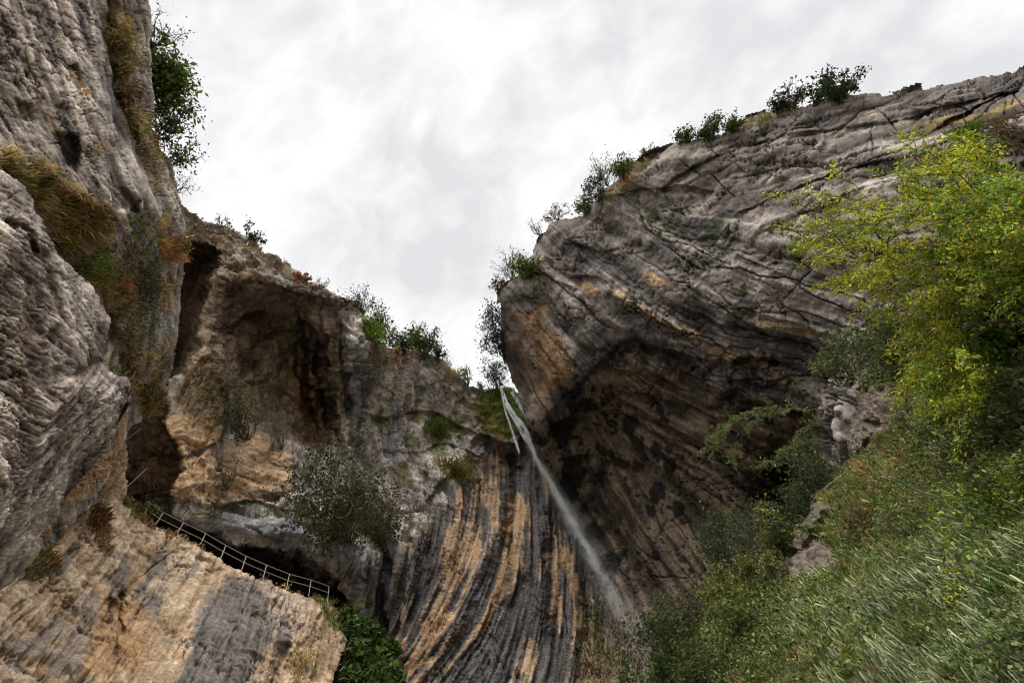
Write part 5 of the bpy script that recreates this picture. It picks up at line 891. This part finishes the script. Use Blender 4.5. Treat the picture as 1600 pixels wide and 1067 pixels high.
def strand(name, pts, w0, w1, n, seed, tk=.05):
    q = smoothline([p[:2] for p in pts], 8); d = np.interp(np.linspace(0, 1, len(q)), np.linspace(0, 1, len(pts)), [p[2] for p in pts]); t_ = Tubes(); g_ = np.random.default_rng(seed)
    c = ppt(q[:, 0], q[:, 1], d)
    for k in range(n):
        t = np.linspace(0, 1, len(q)); wd = w0 + (w1 - w0) * t; off = g_.normal() ; o2 = g_.normal(); a0, a1 = sorted(g_.uniform(0, 1.0, 2)); a0 = a0 * .7 if g_.random() < .6 else 0; i0, i1 = int(a0 * len(q)), max(int(a1 * len(q)), int(a0 * len(q)) + 5)
        i1 = min(i1, len(q)); 
        if i1 - i0 < 4: continue
        p = c + np.stack([off * wd, o2 * wd * .4, np.zeros(len(q))], 1) + g_.normal(size=3) * .02; p = p[i0:i1] + np.cumsum(g_.normal(size=(i1 - i0, 3)) * .02, 0) * np.array([1, 1, 0]); r_ = tk * g_.uniform(.5, 1.4); t_.add(p, r_, r_ * .45, 4)
    return t_.build(name, M_WATER, wf, b0)
TOPF = ppt(826, 690, 78.0)
def jet(pts, w0, w1, n, name='water_strand', ln=.55):
    """a torn strand of water: thousands of slim threads following the path"""
    q = smoothline([p[:2] for p in pts], 10); d = np.interp(np.linspace(0, 1, len(q)), np.linspace(0, 1, len(pts)), [p[2] for p in pts]); c = ppt(q[:, 0], q[:, 1], d); T = unit(np.gradient(c, axis=0))
    t = rng.random(n); x = t * (len(c) - 1.001); i = x.astype(int); f_ = (x - i)[:, None]; P = c[i] * (1 - f_) + c[i + 1] * f_; T = T[i]; view = unit(P - CAM); sd = unit(np.cross(T, view)); up_ = np.cross(sd, T)
    lane = rng.choice(np.linspace(-1.6, 1.6, 9), n) + rng.normal(0, .13, n); wd = w0 + (w1 - w0) * t; P = P + sd * (lane * wd)[:, None] + up_ * (rng.normal(0, .35, n) * wd)[:, None]
    keep = perlin(np.stack([t * 9, lane * 1.5, lane * 0 + w0 * 9], -1)) > -.22; P, T, sd, up_ = P[keep], T[keep], sd[keep], up_[keep]; n = len(P)
    l = (rng.uniform(.3, 1, n) * ln)[:, None]; r_ = (rng.uniform(.008, .026, n))[:, None]
    V = np.stack([P - T * l, P + sd * r_, P + up_ * r_, P - sd * r_, P - up_ * r_, P + T * l], 1).reshape(-1, 3); k = np.arange(n)[:, None] * 6
    f = np.concatenate([k + z for z in ([0,1,2],[0,2,3],[0,3,4],[0,4,1],[5,2,1],[5,3,2],[5,4,3],[5,1,4])]); return link_mesh(name, V - b0, [f], M_WATER, None, wf)
jet(path_px, .15, .34, 7500); jet([(784,618,89),(789,640,84),(795,658,82),(803,682,79),(812,708,77)], .06, .12, 620); jet([(800,612,84),(812,632,80),(822,648,77),(834,668,74)], .16, .22, 1500); jet([(812,655,80),(824,676,77),(838,706,75)], .12, .20, 700)
# free fall: drops along a plumb line below the lip, spreading on the way down
n_ = 90000; H_ = 52.0; t = rng.random(n_) ** .9; z_ = t * H_; spread = .20 + .75 * t ** 1.7
core = rng.normal(size=(n_, 2)) * spread[:, None] * np.where(rng.random(n_) < .6, .55, 1.15)[:, None]; drift = np.array([.25, -.1]) * (t ** 1.5)[:, None]
keep = rng.random(n_) < np.clip(1.05 - 1.3 * t, .07, 1) * (.45 + .75 * (perlin(np.stack([t * 23, t * 0 + 3.3, core[:, 0] * 1.2], -1)) > -.05)); P = TOPF + np.stack([core[:, 0] + drift[:, 0], core[:, 1] + drift[:, 1], 3.0 - z_], 1); P = P[keep]; tt = t[keep]; n_ = len(P)
l = rng.uniform(.10, .40, n_) * (1 - .6 * tt); wdt = (.009 + .030 * rng.random(n_) ** 3) * (1 - .5 * tt)
s_ = unit(np.cross(np.array([0, 0, 1.0]), unit(P - CAM) + rng.normal(size=(n_, 3)) * .5)); s2 = unit(np.cross(s_, np.array([0, 0, 1.0])))
top = P + np.stack([0 * l, 0 * l, l * .5], 1); bot = P - np.stack([0 * l, 0 * l, l * .5], 1)
mi = 15000; tm = rng.random(mi) ** .7; Pm = TOPF + np.stack([rng.normal(size=mi) * (.3 + 2.0 * tm ** 1.4), rng.normal(size=mi) * (.3 + 2.0 * tm ** 1.4), 2 - tm * 50], 1)
P = np.concatenate([P, Pm]); top = np.concatenate([top, Pm + [0, 0, .05]]); bot = np.concatenate([bot, Pm - [0, 0, .05]]); wdt = np.concatenate([wdt, rng.uniform(.005, .013, mi)]); s_ = np.concatenate([s_, np.tile([1., 0, 0], (mi, 1))]); s2 = np.concatenate([s2, np.tile([0, 1., 0], (mi, 1))]); n_ = len(P)
V = np.stack([top, P + s_ * wdt[:, None], P + s2 * wdt[:, None], P - s_ * wdt[:, None], P - s2 * wdt[:, None], bot], 1).reshape(-1, 3); k = np.arange(n_)[:, None] * 6
f = np.concatenate([k + q for q in ([0,1,2],[0,2,3],[0,3,4],[0,4,1],[5,2,1],[5,3,2],[5,4,3],[5,1,4])])
spray_V, spray_f = V, f
sp_ = link_mesh('spray', V - b0, [f], M_WATER, None, wf); sp_['kind'] = 'stuff'
print('script done %.1fs' % (time.time() - T0))
